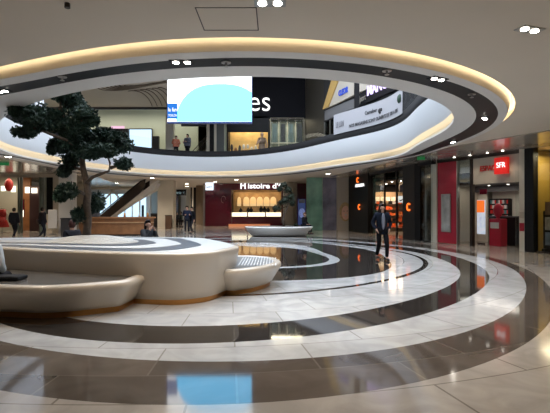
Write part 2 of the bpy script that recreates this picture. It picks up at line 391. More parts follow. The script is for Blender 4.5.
b = B(); bx(b, U(457), U(457)+.06, -.04, .1, 0, zt-.12); obj('door_frame', b, M['steel'], sf)
b = B(); bx(b, U(515.5), U(520.5), -.0, .03, .05, 3.0); obj('glass_pane', b, M['glass'], sf)
u0, u1 = U(496.5), U(509.5); z0, z1 = F1.z(174, U(503)), F1.z(157.5, U(503))
b = B(); bx(b, u0, u1, -.14, .0, z0, z1); lb = obj('logo_box', b, mat('lit_red_sign', (.5, .01, .01), .4, emit=(1, .03, .02), estr=.35), sf, .01)
text('lettering', 'SFR', (u0+.12, -.15, z0+.38*(z1-z0)), UP, (u1-u0)*.68, (z1-z0)*.32, M['textwhite'], lb, .02, 0)
text('lettering', 'ESPACE', (U(480.5), .0, z0+.28*(z1-z0)), UP, U(498.5)-U(480.5), (z1-z0)*.34, M['redbright'], sf, .05, .01)
# poster on the red panel
pf = F1.root('poster', 'tall grey and white poster on the red panel of the telephone shop', 'poster', u=U(442), back=-.03)
w = U(451.5)-U(442); zb, zt2 = F1.z(232, U(447)), F1.z(194, U(447))
b = B(); bx(b, 0, w, -.03, 0, zb, zt2); obj('frame', b, M['steel'], pf)
b = B(); bx(b, .05, w-.05, -.034, -.03, zb+.05, zt2-.05); obj('sheet', b, mat('grey_print', (.42, .43, .42), .4, var=.35, vscale=3), pf)
# interior back wall: pale partition, shelves, phones, red kiosk, counter
def at1(px, back): return F1.u(px, back)
pb = 2.6
lit = F1.root('poster', 'upright lightbox with orange head and white and blue picture inside the telephone shop', 'poster', u=at1(477, 1.2), back=1.2)
w = at1(484.5, 1.2)-at1(477, 1.2); zb, zt2 = PZ(234, F1.Y(at1(480, 1.2), 1.2)), PZ(200, F1.Y(at1(480, 1.2), 1.2))
b = B(); bx(b, 0, w, 0, .06, max(.05, zb), zt2); obj('lightbox', b, mat('lit_print', (.5, .52, .56), .4, emit=(.75, .85, 1), estr=.5, var=.4), lit)
b = B(); bx(b, .0, w, -.01, 0, zt2-.55, zt2-.02); obj('headline', b, mat('lit_orange', (.6, .12, .02), .4, emit=(1, .2, .03), estr=.7), lit)
b = B(); bx(b, 0.02, w-.02, .0, .06, 0, .06); obj('base', b, M['darkmetal'], lit)
b = B(); bx(b, at1(472, pb), at1(487, pb), pb, pb+.08, 0, 2.6); bx(b, at1(487, pb), at1(516, pb), pb+.35, pb+.43, 0, 2.6); strim(F1, b, M['cream'])
sh = F1.root('wall_shelf', 'dark wall unit with rows of small boxed goods in the telephone shop', 'shelf', u=at1(487.5, pb), back=pb+.1, z=0)
w = at1(507, pb)-at1(487.5, pb); Yb = F1.Y(at1(495, pb), pb); zb, zt2 = PZ(219, Yb), PZ(199, Yb)
b = B(); bx(b, 0, w, .2, .24, zb, zt2); bx(b, 0, .03, 0, .2, zb, zt2); bx(b, w-.03, w, 0, .2, zb, zt2)
obj('frame', b, M['black'], sh)
for k in range(5):
    zz = zb+(zt2-zb)*k/4; b = B(); bx(b, .03, w-.03, 0, .2, zz, zz+.02); obj('shelf_board', b, M['darkgrey'], sh)
gc = [M['redbright'], M['dimwhite'], M['darkgrey'], mat('teal_box', (.05, .2, .22), .5)]
for k in range(4):
    for i in range(9):
        zz = zb+(zt2-zb)*k/4+.02; s = i*(w-.1)/9+.05
        b = B(); bx(b, 0, .14, .02, .12, 0, .16); o = obj('product_box', b, random.choice(gc)); o.location = F1.pt(at1(487.5, pb)+s, pb+.1, zz); o.rotation_euler = (0, 0, F1.rz)
        tag(o, 'small product box on the dark wall unit in the telephone shop', 'box', 'boxes in the telephone shop')
ks = F1.root('display_kiosk', 'red display kiosk with round head in the telephone shop doorway', 'kiosk', u=at1(498, 1.0), back=1.0)
b = B(); bx(b, -.28, .28, -.2, .2, 0, 1.15); obj('body', b, M['red'], ks, .03)
b = B(); bx(b, -.2, .2, -.22, -.2, .75, 1.0); obj('label_panel', b, M['dimwhite'], ks)
b = B(); ell(b, (0, 0, 1.5), (.22, .12, .3)); bx(b, -.05, .05, -.05, .05, 1.1, 1.4); obj('head', b, M['red'], ks)
ct = F1.root('service_counter', 'black service counter behind the red kiosk in the telephone shop', 'counter', u=at1(510, 1.9), back=1.9)
b = B(); bx(b, -.75, .45, -.3, .3, 0, 1.2); obj('body', b, M['black'], ct, .02); b = B(); bx(b, -.8, .5, -.35, .35, 1.2, 1.25); obj('top', b, M['darkgrey'], ct)
b = B(); bx(b, at1(480, 1), at1(487, 1), .98, 1.0, 2.2, 2.42); tg = local_obj(F1, 'hanging_sign', b, M['maroon'], 'small dark purple hanging sign inside the telephone shop', 'sign')
for px, bk in ((489, 1.5), (508, 1.5), (500, 3.2)):
    o = F1.root('shop_spotlight', 'bright spotlight under the dark ceiling of the telephone shop', 'ceiling light', 'telephone shop spotlights', u=at1(px, bk), back=bk, z=2.62)
    b = B(); cyl(b, (0, 0), .06, -.02, 0, 16); obj('housing', b, M['white'], o); b = B(); cyl(b, (0, 0), .045, -.03, -.019, 16); obj('lens', b, M['spot2'], o)
la = bpy.data.lights.new('shop_fill', 'AREA'); la.shape = 'RECTANGLE'; la.size = 3; la.size_y = 1.2; la.energy = 22; la.color = (1, .9, .78)  # area fill light inside the telephone shop, no fitting of its own
lo = bpy.data.objects.new('shop_fill_light', la); COL.objects.link(lo); lo.location = F1.pt(at1(495, 1.5), 1.4, 2.58); lo.rotation_euler = (0, 0, F1.rz)
# header spots (reflected lights under the bulkhead)
for px in (478, 495.5, 462, 511):
    o = F1.root('header_spotlight', 'small bright spotlight above the header of the telephone shop', 'ceiling light', 'header spotlights', u=U(px), back=-.45, z=ZC-.03)
    b = B(); cyl(b, (0, 0), .06, -.015, 0, 16); obj('housing', b, M['steel'], o); b = B(); cyl(b, (0, 0), .045, -.025, -.014, 16); obj('lens', b, M['spot2'], o)
    l2 = bpy.data.lights.new('spot', 'SPOT'); l2.energy = 14; l2.spot_size = 1.9; l2.spot_blend = .7; l2.shadow_soft_size = .05; l2.color = (1, .8, .6)
    q = bpy.data.objects.new('lamp', l2); COL.objects.link(q); q.parent = o; q.location = (0, 0, -.08)
# two small plates on the cream post
for py, h, m, lab in ((215, .22, M['beige'], 'small beige plate on the cream post beside the telephone shop'), (227, .3, M['red'], 'small red sign low on the cream post beside the telephone shop')):
    b = B(); bx(b, U(521.8), U(526), -.13, -.1, F1.z(py, U(524))-h/2, F1.z(py, U(524))+h/2); local_obj(F1, 'wall_plate', b, m, lab, 'sign')
# dark glass unit at the left end of front 1
b = B(); bx(b, .05, U(432), .0, .03, .05, zt-.12); dw = F1.root('dark_shop_front', 'smoked glass shop window between the right orange logo pier and the cream post', 'shop front'); obj('glass_pane', b, M['darkglass'], dw)
b = B(); bx(b, -.1, U(432), 2.0, 2.1, 0, zt); strim(F1, b, M['blackmatte'])
b = B(); bx(b, .1, U(432)-.1, .15, 1.2, 0, .3); obj('plinth', b, M['darkgrey'], dw)
mq = F1.root('window_mannequin', 'mannequin in dim grey clothes behind the smoked shop window', 'mannequin', u=F1.u(425, .7), back=.7, z=.3)
b = B(); ell(b, (0, 0, 1.6), (.09, .1, .13)); cyl(b, (0, 0), .05, 1.38, 1.5); tube(b, [(-.19, 0, 1.33), (-.3, 0, 1.05), (-.12, -.15, .95)], .045); tube(b, [(.19, 0, 1.33), (.26, 0, 1.05), (.25, -.06, .8)], .045); obj('body', b, M['beige'], mq)
b = B(); cyl(b, (0, 0), .2, .75, 1.05, 20, .16); cyl(b, (0, 0), .16, 1.05, 1.4, 20, .2); obj('jacket', b, mat('grey_cloth', (.3, .3, .28), .8), mq)
b = B(); cyl(b, (-.08, 0), .07, .04, .8); cyl(b, (.08, 0), .07, .04, .8); obj('trousers', b, M['darkgrey'], mq); b = B(); cyl(b, (0, 0), .24, 0, .03); obj('base', b, M['steel'], mq)
l2 = bpy.data.lights.new('spot', 'SPOT'); l2.energy = 25; l2.spot_size = 1.2; l2.color = (1, .8, .6); q = bpy.data.objects.new('lamp', l2); COL.objects.link(q); q.location = F1.pt(F1.u(425, .6), .5, 3.6)
# mustard shop at right edge
b = B(); bx(b, U(521)+.1, F1.L+4, 1.4, 1.5, 0, zt); bx(b, U(521)+.1, U(521)+.16, .3, 1.4, 0, zt); strim(F1, b, M['mustard'])
b = B(); bx(b, U(536), F1.L+4, -.0, .04, .05, zt-.1); mw = F1.root('mustard_shop_front', 'glazed shop front of the mustard walled shop at the right picture edge', 'shop front'); obj('glass_pane', b, M['glass'], mw)
b = B(); bx(b, U(536), F1.L+4, -.02, .08, 0, .05); obj('sill', b, M['darkmetal'], mw)
la = bpy.data.lights.new('shop_fill', 'AREA'); la.size = 1.0; la.energy = 45; la.color = (1, .8, .5)  # unseen area light added to bring out the mustard walls
lo = bpy.data.objects.new('shop_fill_light', la); COL.objects.link(lo); lo.location = F1.pt(U(546), .75, 3.6)
pr = F1.root('photo_stand', 'black framed stand of small photographs in the mustard shop window', 'display stand', u=at1(543, .5), back=.5)
wz = PZ(211, F1.Y(at1(546, .5), .5)); w = .95
b = B(); bx(b, 0, w, 0, .06, .12, wz); obj('frame', b, M['black'], pr, .01)
cols = [mat('photo_blue', (.2, .25, .35), .4, var=.5), mat('photo_pale', (.5, .45, .4), .4, var=.5), mat('photo_brown', (.2, .12, .08), .4, var=.5)]
for i in range(2):
    for j in range(3):
        b = B(); bx(b, .08+i*.42, .44+i*.42, -.012, 0, .25+j*.55, .72+j*.55); obj('photograph', b, cols[(i+j) % 3], pr)
for s in (0.05, w-.15):
    b = B(); bx(b, s, s+.1, -.15, .2, 0, .12); obj('foot', b, M['black'], pr)

# ------- right front 2 : shoe shop
F2 = Front(A0, A1); V = lambda px: F2.u(px)
b = B(); bx(b, V(350), V(369.5), -.1, .4, 0, zt); bx(b, V(404.5), V(416.5), -.1, .4, 0, zt); strim(F2, b, M['black'])
b = B(); bx(b, V(369), V(432), -.02, .3, zt-.15, zt); strim(F2, b, M['blackmatte'])
b = B(); bx(b, V(350)-.2, F2.L+1, 4.5, 4.6, 0, zt); bx(b, V(350)-.1, V(350), .4, 4.5, 0, zt); strim(F2, b, M['darkgrey'])
b = B(); bx(b, V(350)-.2, F2.L+1, .4, 4.5, 3.2, 3.3); strim(F2, b, M['blackmatte'])
ss = F2.root('shoe_shop_front', 'black and glass shoe shop front with orange horseshoe logos', 'shop front')
b = B(); bx(b, V(369.5), V(384), .05, .08, .05, zt-.15); bx(b, V(396), V(404.5), .05, .08, .05, zt-.15); bx(b, V(416.5), V(431), .05, .08, .05, zt-.15); obj('glass_pane', b, M['glass'], ss)
for p in (384, 396): 
    b = B(); bx(b, V(p)-.03, V(p)+.03, .0, .1, 0, zt-.15); obj('door_frame', b, M['darkmetal'], ss)
orange = glow('orange_lit_logo', (1, .16, .02), 1.6)
def clogo(u, z, s, parent, m, back=-.13, rot=0):
    b = B(); pts = []
    for k in range(13):
        a = math.radians(50+260*k/12)+rot; pts.append((s*.5*math.cos(a), 0, s*.5*math.sin(a)))
    tube(b, pts, s*.13, 8); o = obj('logo', b, m, parent); o.location = (u, back, z)
clogo(V(359.5), F2.z(180, V(360)), .3, ss, orange); clogo(V(361), F2.z(207, V(361)), .3, ss, orange); clogo(V(411), F2.z(207, V(411)), .34, ss, orange)
text('lettering', 'CHAUSSEA', (V(357), -.12, F2.z(187, V(360))), UP, V(366)-V(357), .2, M['textwhite'], ss, .02, .02)
# shelves inside
Ys = 29.3; X0s = PX(369.5, Ys); Ls = PX(406, Ys)-X0s
s2 = thing('shoe_shelving', 'lit wall shelving full of orange and white shoe boxes in the shoe shop', 'shelving', (X0s, Ys, 0))
b = B(); bx(b, 0, Ls, .42, .46, 0, 2.7); obj('back_panel', b, mat('warm_beige_board', (.45, .34, .22), .6), s2)
for k in range(5):
    b = B(); bx(b, 0, Ls, 0, .4, .25+k*.4, .28+k*.4); obj('shelf_board', b, M['darkgrey'], s2)
zl = PZ(201, Ys)
for k in range(7):
    b = B(); bx(b, .05+k*Ls/7, Ls/7-.02+k*Ls/7, -.04, .05, zl, zl+.28); obj('lit_panel', b, mat('lit_brand_strip', (.6, .55, .45), .5, emit=(1, .8, .5), estr=.55, var=.7, vscale=5), s2)
bc = [mat('orange_lit_goods', (.80, .13, .03), .5), M['dimwhite'], mat('orange_box', (.75, .20, .05), .5), M['blackmatte'], MATS['orange_lit_goods']]
for k in range(5):
    for i in range(11):
        if random.random() < .1: continue
        b = B(); bx(b, 0, Ls/13, .03, .3, 0, random.uniform(.16, .34)); o = obj('shoe_box', b, random.choice(bc)); o.location = (X0s+.04+i*(Ls-.06)/11, Ys, .281+k*.4)
        tag(o, 'shoe box on the lit shelving in the shoe shop', 'box', 'shoe boxes')
Yn = 28.3
ns = thing('swoosh_sign', 'white lit sign with a curved tick hanging in the shoe shop window', 'sign', (PX(398.6, Yn), Yn, 0))
z0, z1 = PZ(202.5, Yn), PZ(196, Yn); w = PX(404.4, Yn)-PX(398.6, Yn)
b = B(); bx(b, 0, w, 0, .08, z0, z1); obj('panel', b, glow('white_panel', (1, 1, 1), .9), ns)
b = B(); tube(b, [(w*.15, -.01, z0+.42*(z1-z0)), (w*.25, -.01, z0+.25*(z1-z0)), (w*.4, -.01, z0+.28*(z1-z0)), (w*.9, -.01, z0+.7*(z1-z0))], [.02, .05, .05, .01], 6); obj('mark', b, M['ink'], ns)
b = B(); tube(b, [(.06, .04, z1), (.06, .04, 3.2)], .008); tube(b, [(w-.06, .04, z1), (w-.06, .04, 3.2)], .008); obj('cable', b, M['steel'], ns)
la = bpy.data.lights.new('shop_fill', 'AREA'); la.shape = 'RECTANGLE'; la.size = 3.6; la.size_y = 1.6; la.energy = 150; la.color = (1, .66, .42)  # unseen fill added so the shoe shelving shows
lo = bpy.data.objects.new('shop_fill_light', la); COL.objects.link(lo); lo.location = (7.6, 27.6, 3.15); lo.rotation_euler = (0, 0, F2.rz)
for px, bk in ((392, .9), (401, .9), (422, .6), (421, 1.0), (386, 1.5)):
    o = F2.root('shop_spotlight', 'tiny bright spotlight in the dark ceiling of the shoe shop', 'ceiling light', 'shoe shop spotlights', u=F2.u(px, bk), back=bk, z=3.2)
    b = B(); cyl(b, (0, 0), .06, -.05, 0, 14); obj('housing', b, M['blackmatte'], o); b = B(); cyl(b, (0, 0), .045, -.06, -.049, 14); obj('lens', b, M['spot'], o)
# portrait pillar and coloured glass panels, and what lies left of them
def plain(name, px0, px1, Y, py0, py1, m, label, cat, thick=.12, group=None, bevel=0):
    z0 = max(0, PZ(py1, Y)); b = B(); w = PX(px1, Y)-PX(px0, Y); bx(b, 0, w, 0, thick, 0, PZ(py0, Y)-z0)
    o = obj(name, b, m, None, bevel); o.location = (PX(px0, Y), Y, z0)
    return tag(o, label, cat, group) if label else o
def splain(px0, px1, Y, z0, z1, m, thick=.3):
    ntrim[0] += 1; b = B(); bx(b, PX(px0, Y), PX(px1, Y), Y, Y+thick, z0, z1); return struct('trim_%d' % ntrim[0], b, m)
splain(337.5, 350.6, 30.5, 0, ZC-.001, M['beige'], .5)
po = thing('portrait_poster', 'printed portrait of a smiling blonde woman on the beige pillar', 'poster', (PX(345.3, 30.46), 30.49, PZ(212.5, 30.4)))
b = B()
def disc(b, cx, cz, rx, rz, y0, y1, n=28, cut=None):
    p = [(cx+rx*math.cos(2*PI*i/n), cz+rz*math.sin(2*PI*i/n)) for i in range(n)]
    a = [b.verts.new((x, y0, z)) for x, z in p]; c = [b.verts.new((x, y1, z)) for x, z in p]
    for i in range(n): b.faces.new((a[i], a[(i+1)%n], c[(i+1)%n], c[i]))
    b.faces.new(a); b.faces.new(c[::-1])
disc(b, 0, .05, .42, .68, -.006, 0); obj('hair', b, mat('printed_hair', (.55, .38, .2), .5, var=.3, vscale=6), po)
b = B(); disc(b, .03, -.02, .29, .5, -.010, -.006); obj('face', b, mat('printed_skin', (.88, .56, .42), .5, var=.08), po)
for s in (-.09, .13):
    b = B(); disc(b, s, .1, .04, .022, -.013, -.010); obj('eye', b, M['ink'], po)
b = B(); disc(b, .03, -.17, .1, .035, -.013, -.010); obj('mouth', b, M['dimwhite'], po)
iri = mat('iridescent_green_glass', (.22, .46, .36), .25, .0, var=.5, vscale=.8, coat=.5); iri2 = mat('iridescent_violet_glass', (.24, .24, .33), .25, .0, var=.6, vscale=.8, coat=.5)
plain('decorative_screen', 306.5, 322.5, 31, 177, 232, iri, 'tall iridescent green glass panel right of the far tree planter', 'glass panel')
plain('decorative_screen', 322.8, 337.5, 31, 177, 232, iri2, 'tall iridescent violet brown glass panel beside the portrait pillar', 'glass panel')
splain(283, 293.5, 36.5, 0, ZC-.001, M['beige'], .6); splain(293.5, 297, 37.2, 0, ZC-.001, M['cream'], .4)
splain(296, 312, 38.2, 0, ZC, M['maroon'], .3); 
pw = plain('poster', 298, 305.5, 37.9, 199, 225, mat('poster_dark_blue', (.03, .04, .12), .4, emit=(.2, .3, .8), estr=.12), 'dark blue poster with a pale patterned ball between pillar and green glass', 'poster', .06)
b = B(); disc(b, .35, 1.05, .28, .42, -.02, 0); o = obj('ball', b, mat('pale_blue_pattern', (.3, .35, .6), .5, emit=(.4, .5, 1), estr=.25, var=.6, vscale=9), pw)
b = B(); bx(b, .1, .6, -.02, 0, 1.95, 2.25); obj('headline', b, M['dimwhite'], pw)

# ------------------------------------------------------------------ jeweller
YJ = 38.0
jw = thing('jewellery_shop', 'maroon jewellery shop front with white lit lettering and golden window', 'shop front', (PX(205, YJ), YJ, 0))
X0 = PX(205, YJ); lx = lambda px: PX(px, YJ)-X0; lz = lambda py: PZ(py, YJ)
zw0, zw1 = lz(223), lz(190)
b = B(); bx(b, 0, lx(231.5), 0, .3, 0, zt); bx(b, lx(231.5), lx(283.5), 0, .3, zw1, zt); bx(b, lx(231.5), lx(283.5), 0, .3, 0, zw0+.0); bx(b, lx(281.5), lx(283.5), 0, .3, zw0, zw1)
bx(b, 0, .3, .3, 3, 0, zt); obj('facade', b, M['maroon'], jw)
b = B(); bx(b, lx(231.5), lx(281.5), 1.6, 1.7, .3, zw1+.2); obj('window_back', b, mat('gold_backdrop', (.42, .27, .13), .5, var=.3, vscale=2), jw)
b = B(); bx(b, lx(231.5), lx(281.5), .3, 1.6, zw1, zw1+.05); obj('window_ceiling', b, mat('gold_ceiling', (.5, .33, .14), .4), jw)
b = B(); bx(b, lx(232), lx(281), .02, .5, lz(216.5), lz(212.5)); 
obj('display_counter', b, glow('cream_lightbox', (1, .88, .62), 1.5), jw)
b = B(); bx(b, lx(232), lx(281), .0, .5, zw0-.01, lz(216.5)); obj('counter_front', b, M['maroon'], jw)
for p in (247.5, 265.5):
    b = B(); bx(b, lx(p)-.05, lx(p)+.05, -.01, .02, lz(216.5), lz(212.5)); obj('counter_divider', b, M['maroon'], jw)
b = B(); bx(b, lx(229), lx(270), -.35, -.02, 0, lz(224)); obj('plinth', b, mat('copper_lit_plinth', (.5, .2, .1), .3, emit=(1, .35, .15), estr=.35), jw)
for i, p in enumerate((238, 245.5, 252.5, 259.5, 266.5, 273.5)):
    b = B(); w = .62 if i else .4
    bx(b, lx(p)-w/2, lx(p)+w/2-.05, 1.5, 1.6, lz(206), lz(200)); disc(b, lx(p)-.03, lz(200), w/2-.03, .33, 1.5, 1.6, 20); obj('display_niche', b, mat('pale_gold_niche', (.8, .62, .36), .5, emit=(1, .8, .45), estr=.25), jw)
text('lettering', 'H', (lx(240.5), -.1, lz(189)), UP, lx(245.8)-lx(240.5), lz(182)-lz(189), M['textwhite'], jw, .06, .03)
text('lettering', 'istoire d\'Or', (lx(248), -.1, lz(188.6)), UP, lx(289)-lx(248), lz(183)-lz(188.6), M['textwhite'], jw, .06, .025)
text('lettering', 'BIJOUTERIE  OR', (lx(241.5), -.1, lz(180)), UP, lx(281)-lx(241.5), .11, M['textwhite'], jw, .04, 0)
b = B(); clx = lx(223.5)
tube(b, [(clx+.2*math.cos(a*PI/8), -.03, lz(199.5)+.3*math.sin(a*PI/8)) for a in range(13)], .025, 6); obj('emblem', b, mat('rose_metal', (.5, .25, .25), .3, .6), jw)
la = bpy.data.lights.new('shop_fill', 'AREA'); la.shape = 'RECTANGLE'; la.size = 4; la.size_y = .8; la.energy = 38; la.color = (1, .72, .4)  # fill light for the jewellery window, with no fitting
lo = bpy.data.objects.new('shop_fill_light', la); COL.objects.link(lo); lo.location = (PX(257, YJ), YJ+.95, zw1-.03)
random.seed(3)
for i, p in enumerate((240.5, 248, 251, 261, 264.5, 268, 275)):
    t = thing('display_bust', 'dark jewellery display bust standing on the lit counter', 'display bust', (PX(p, YJ), YJ+.25, lz(212.5)), 0, 'busts in the jewellery window')
    h = random.uniform(.3, .6); b = B(); ell(b, (0, 0, h*.45), (.17, .1, h*.45), 12); ell(b, (0, 0, h*.9), (.07, .07, h*.22), 10); obj('bust', b, M['blackmatte'], t); b = B(); cyl(b, (0, 0), .12, 0, .02); obj('foot', b, M['darkgrey'], t)
# corridor side sign of a watch shop
ws = plain('lit_shop_sign', 205.5, 213, 37.4, 182.5, 190, glow('white_blue_sign', (.8, .9, 1), 1.6), 'white lit box sign with script letters at the corridor corner', 'sign', .2)
text('lettering', 'Swatch', (.04, -.03, .14), UP, .55, .3, mat('blue_ink', (.05, .08, .2), .5), ws, .02, .01)
# corridor
splain(196, 203, 42, 0, ZC, mat('brown_shutter', (.28, .21, .14), .5), .3); splain(186, 190, 50, 0, ZC, M['cream'], .4); splain(190.5, 196, 46, 0, ZC, M['blackmatte'], .3)
splain(192, 193.2, 45.7, 0, ZC, M['cream'], .3); splain(203, 205.3, 39, 0, ZC, M['steel'], .3)
splain(181, 186, 56, 0, ZC, M['white'], .3); splain(176, 178, 56, 0, ZC, M['maroon'], .3); splain(172, 205, 66, 0, ZC, M['beige'], .3)
hs = plain('hanging_sign', 173.5, 186, 40, 189.5, 195.5, M['blackmatte'], 'black hanging direction sign over the corridor', 'sign', .15)
text('lettering', 'Sortie  <', (.15, -.02, .14), UP, .85, .26, mat('pale_blue_ink', (.3, .45, .5), .5, emit=(.4, .6, .7), estr=.3), hs, .02)
b = B()
for p in (.1, .95): tube(b, [(p, .07, .5), (p, .07, ZC-hs.location.z)], .015)
obj('hanger', b, M['steel'], hs)
# big pillar and thin columns
splain(157.5, 173.2, 34, 0, ZC-.001, M['cream'], 1.0); splain(146, 150.5, 44, 0, ZC, M['white'], .3); splain(150.5, 158, 46, 0, ZC, mat('pale_blue_grey', (.4, .46, .47), .5), .3)
splain(58.5, 71.5, 26.5, 0, ZC-.001, M['whitering'], .7)
# ------------------------------------------------------------------ left side shops
L1 = Front((-17.3, 22.2), (-18.2, 29.0)); L2 = Front((-18.2, 29.0), (-22.0, 43))
# glazed red-dress shop
fl = thing('clothes_shop', 'glazed clothes shop front behind the walking couple at the left edge', 'shop front', (0, 0, 0))
YS = 27.3
b = B(); bx(b, PX(-60, YS), PX(62, YS), YS, YS+.08, 3.55, ZC-.04); obj('header', b, M['beige'], fl)
for p in (-20, 17.5, 20.3, 39):
    b = B(); bx(b, PX(p, YS), PX(p+1.3, YS), YS, YS+.15, 0, 3.55); obj('mullion', b, mat('green_grey_frame', (.12, .15, .13), .4), fl)
b = B(); bx(b, PX(-20, YS), PX(17.5, YS), YS+.05, YS+.07, .05, 3.55); obj('glass_pane', b, M['glass'], fl)
YR = 31
splain(-60, 19, YR, 0, ZC, M['beige'], .2); splain(19, 30, YR, 0, ZC, M['wood'], .2); splain(29.5, 40, YR-1.4, 0, 3.1, mat('dark_red_brown', (.035, .014, .014), .5), .2); splain(39, 60, YR+1, 0, ZC, M['beige'], .2)
splain(39.3, 44, 27.6, 0, ZC, mat('green_grey_wall', (.24, .28, .25), .5), .3); splain(44.5, 52.5, 28.0, 1.2, ZC, M['black'], .2)
splain(53, 60, 27.4, 0, ZC, M['beige'], .3)
for (p0, p1, q0, q1, lab) in ((1, 5, 186, 191, 'bright ceiling panel at the left edge of the clothes shop'), (11, 15, 186, 192, 'bright ceiling panel right of the red lantern'), (25, 29, 187, 193, 'bright lit display left of the pair over the dark doorway'), (31.5, 36.5, 188, 193, 'bright lit display right of the pair over the dark doorway'), (20.8, 22.8, 210, 217, 'small upright lit screen beside the dark doorway')):
    t = plain('light_panel', p0, p1, 29.3 if p0 > 20 else 30.5, q0, q1, glow('cream_light_panel', (1, .9, .72), 2.6), lab, 'light panel', .08)
splain(19.8, 24, 29.5, 1.0, 2.2, M['maroon'], .08)
b = B(); ell(b, (0, 0, 0), (.26, .26, .42)); cyl(b, (0, 0), .02, .4, 1.3, 8); o = obj('red_lantern', b, mat('red_lantern_paper', (.4, .02, .02), .5, emit=(1, .03, .02), estr=.06)); o.location = (PX(8.8, 28.6), 28.6, PZ(185, 28.6)); tag(o, 'hanging red lantern in the clothes shop window', 'lantern')
md = thing('dress_mannequin', 'headless mannequin in a red dress at the left picture edge', 'mannequin', (PX(2.5, 28), 28, 0))
b = B(); cyl(b, (0, 0), .4, .35, 1.0, 24, .2); cyl(b, (0, 0), .2, 1.0, 1.45, 24, .25); ell(b, (0, 0, 1.45), (.26, .14, .08)); obj('dress', b, M['redbright'], md)
b = B(); cyl(b, (0, 0), .06, 1.5, 1.62, 12); tube(b, [(-.25, 0, 1.45), (-.32, 0, 1.1), (-.3, -.05, .85)], .04); tube(b, [(.25, 0, 1.45), (.32, 0, 1.1), (.3, -.05, .85)], .04); obj('body', b, M['cream'], md)
b = B(); cyl(b, (0, 0), .02, .02, .4, 8); cyl(b, (0, 0), .2, 0, .02); obj('stand', b, M['steel'], md)
ps = thing('easel_board', 'white rounded display board standing left of the white pillar', 'display board', (PX(52.5, 26), 26, 0))
b = B(); bx(b, -.28, .28, 0, .04, .35, 1.5); obj('board', b, M['dimwhite'], ps, .1); b = B(); bx(b, -.2, .2, -.12, .15, 0, .03); bx(b, -.02, .02, 0.01, .04, .03, .4); obj('stand', b, M['steel'], ps)
la = bpy.data.lights.new('shop_fill', 'AREA'); la.shape = 'RECTANGLE'; la.size = 5; la.size_y = 1.5; la.energy = 110; la.color = (1, .82, .6)  # unseen fill light over the clothes shop
lo = bpy.data.objects.new('shop_fill_light', la); COL.objects.link(lo); lo.location = (PX(15, 29.2), 29, 3.7)
WB = mat('dark_walnut', (.11, .06, .035), .5)
bn = thing('waste_bin', 'dark square waste bin beside the white pillar', 'bin', (PX(67, 25.7), 25.7, 0))
b = B(); bx(b, -.28, .28, -.2, .2, 0, .95); obj('body', b, M['darkgrey'], bn, .02); b = B(); bx(b, -.3, .3, -.22, .22, .95, 1.0); obj('lid', b, M['black'], bn)

# ------------------------------------------------------------------ reception bar, escalator, bright glazing
bar = thing('curved_bar', 'long curved wood-fronted bar counter beneath the escalator', 'counter', (-9.3, 24.6, 0))
def arc_strip(b, r0, r1, z0, z1, a0, a1, n=24, r0b=None, r1b=None):
    r0b = r0 if r0b is None else r0b; r1b = r1 if r1b is None else r1b
    P = []
    for i in range(n+1):
        a = a0+(a1-a0)*i/n; c, s = math.sin(a), -math.cos(a)
        P.append([b.verts.new(q) for q in ((r0*c, 5+r0*s, z0), (r1*c, 5+r1*s, z0), (r1b*c, 5+r1b*s, z1), (r0b*c, 5+r0b*s, z1))])
    for p, q in zip(P, P[1:]):
        for k in range(4): f = b.faces.new((p[k], q[k], q[(k+1)%4], p[(k+1)%4])); f.smooth = False
    b.faces.new(P[0]); b.faces.new(P[-1][::-1])
am = .46
b = B(); arc_strip(b, 4.3, 4.85, .08, 1.0, -am, am, r1b=5.0); obj('front', b, M['wood'], bar)
b = B(); arc_strip(b, 4.25, 5.1, 1.0, 1.08, -am-.02, am+.02); obj('top', b, M['wood'], bar)
b = B(); arc_strip(b, 4.4, 4.8, 0, .08, -am, am); obj('plinth', b, M['darkmetal'], bar)
b = B(); arc_strip(b, 4.99, 5.03, .74, .78, -am, am); obj('rail', b, mat('pale_oak_line', (.5, .3, .15), .4), bar)
for i, a in enumerate((-.36, -.28, .12, .3, .4)):
    o = thing('coffee_machine' if i == 1 else 'counter_jar', ('dark coffee machine on the curved bar' if i == 1 else 'small jar standing on the curved bar'), ('coffee machine' if i == 1 else 'jar'), (-9.3+4.6*math.sin(a), 24.6+5-4.6*math.cos(a), 1.08), 0, None if i == 1 else 'jars on the curved bar')
    b = B()
    if i == 1: bx(b, -.25, .25, -.2, .2, 0, .4); bx(b, -.22, .22, -.24, -.2, .25, .36); obj('body', b, M['darkgrey'], o, .02)
    else: cyl(b, (0, 0), .06, 0, .2); cyl(b, (0, 0), .04, .2, .24); obj('jar', b, M['dimwhite'] if i % 2 else M['copper'], o)
es = thing('escalator', 'dark sided escalator rising to the right with a curved pale underside', 'escalator', (PX(96, 33), 33, 0))
ez = lambda x: .95+x*.72
b = B(); Lx = 3.75
prof = [(-.8, .72), (.2, .95), (Lx-.4, 3.55), (Lx, 3.78), (Lx, 3.25), (Lx-.5, 2.65), (.6, .55), (-.8, .2)]
a = [b.verts.new((x, 0, z)) for x, z in prof]; c = [b.verts.new((x, .12, z)) for x, z in prof]
for i in range(len(prof)): b.faces.new((a[i], a[(i+1)%len(prof)], c[(i+1)%len(prof)], c[i]))
b.faces.new(a); b.faces.new(c[::-1]); obj('side_panel', b, mat('dark_bronze_side', (.03, .02, .016), .3), es)
b = B()
for v in b.verts: pass
a = [b.verts.new((x, 1.2, z)) for x, z in prof]; c = [b.verts.new((x, 1.32, z)) for x, z in prof]
for i in range(len(prof)): b.faces.new((a[i], a[(i+1)%len(prof)], c[(i+1)%len(prof)], c[i]))
b.faces.new(a); b.faces.new(c[::-1]); obj('side_panel', b, MATS['dark_bronze_side'], es)
b = B()
for i in range(17):
    x = .1+i*.2; bx(b, x, x+.22, .12, 1.2, .45+i*.15, .62+i*.15)
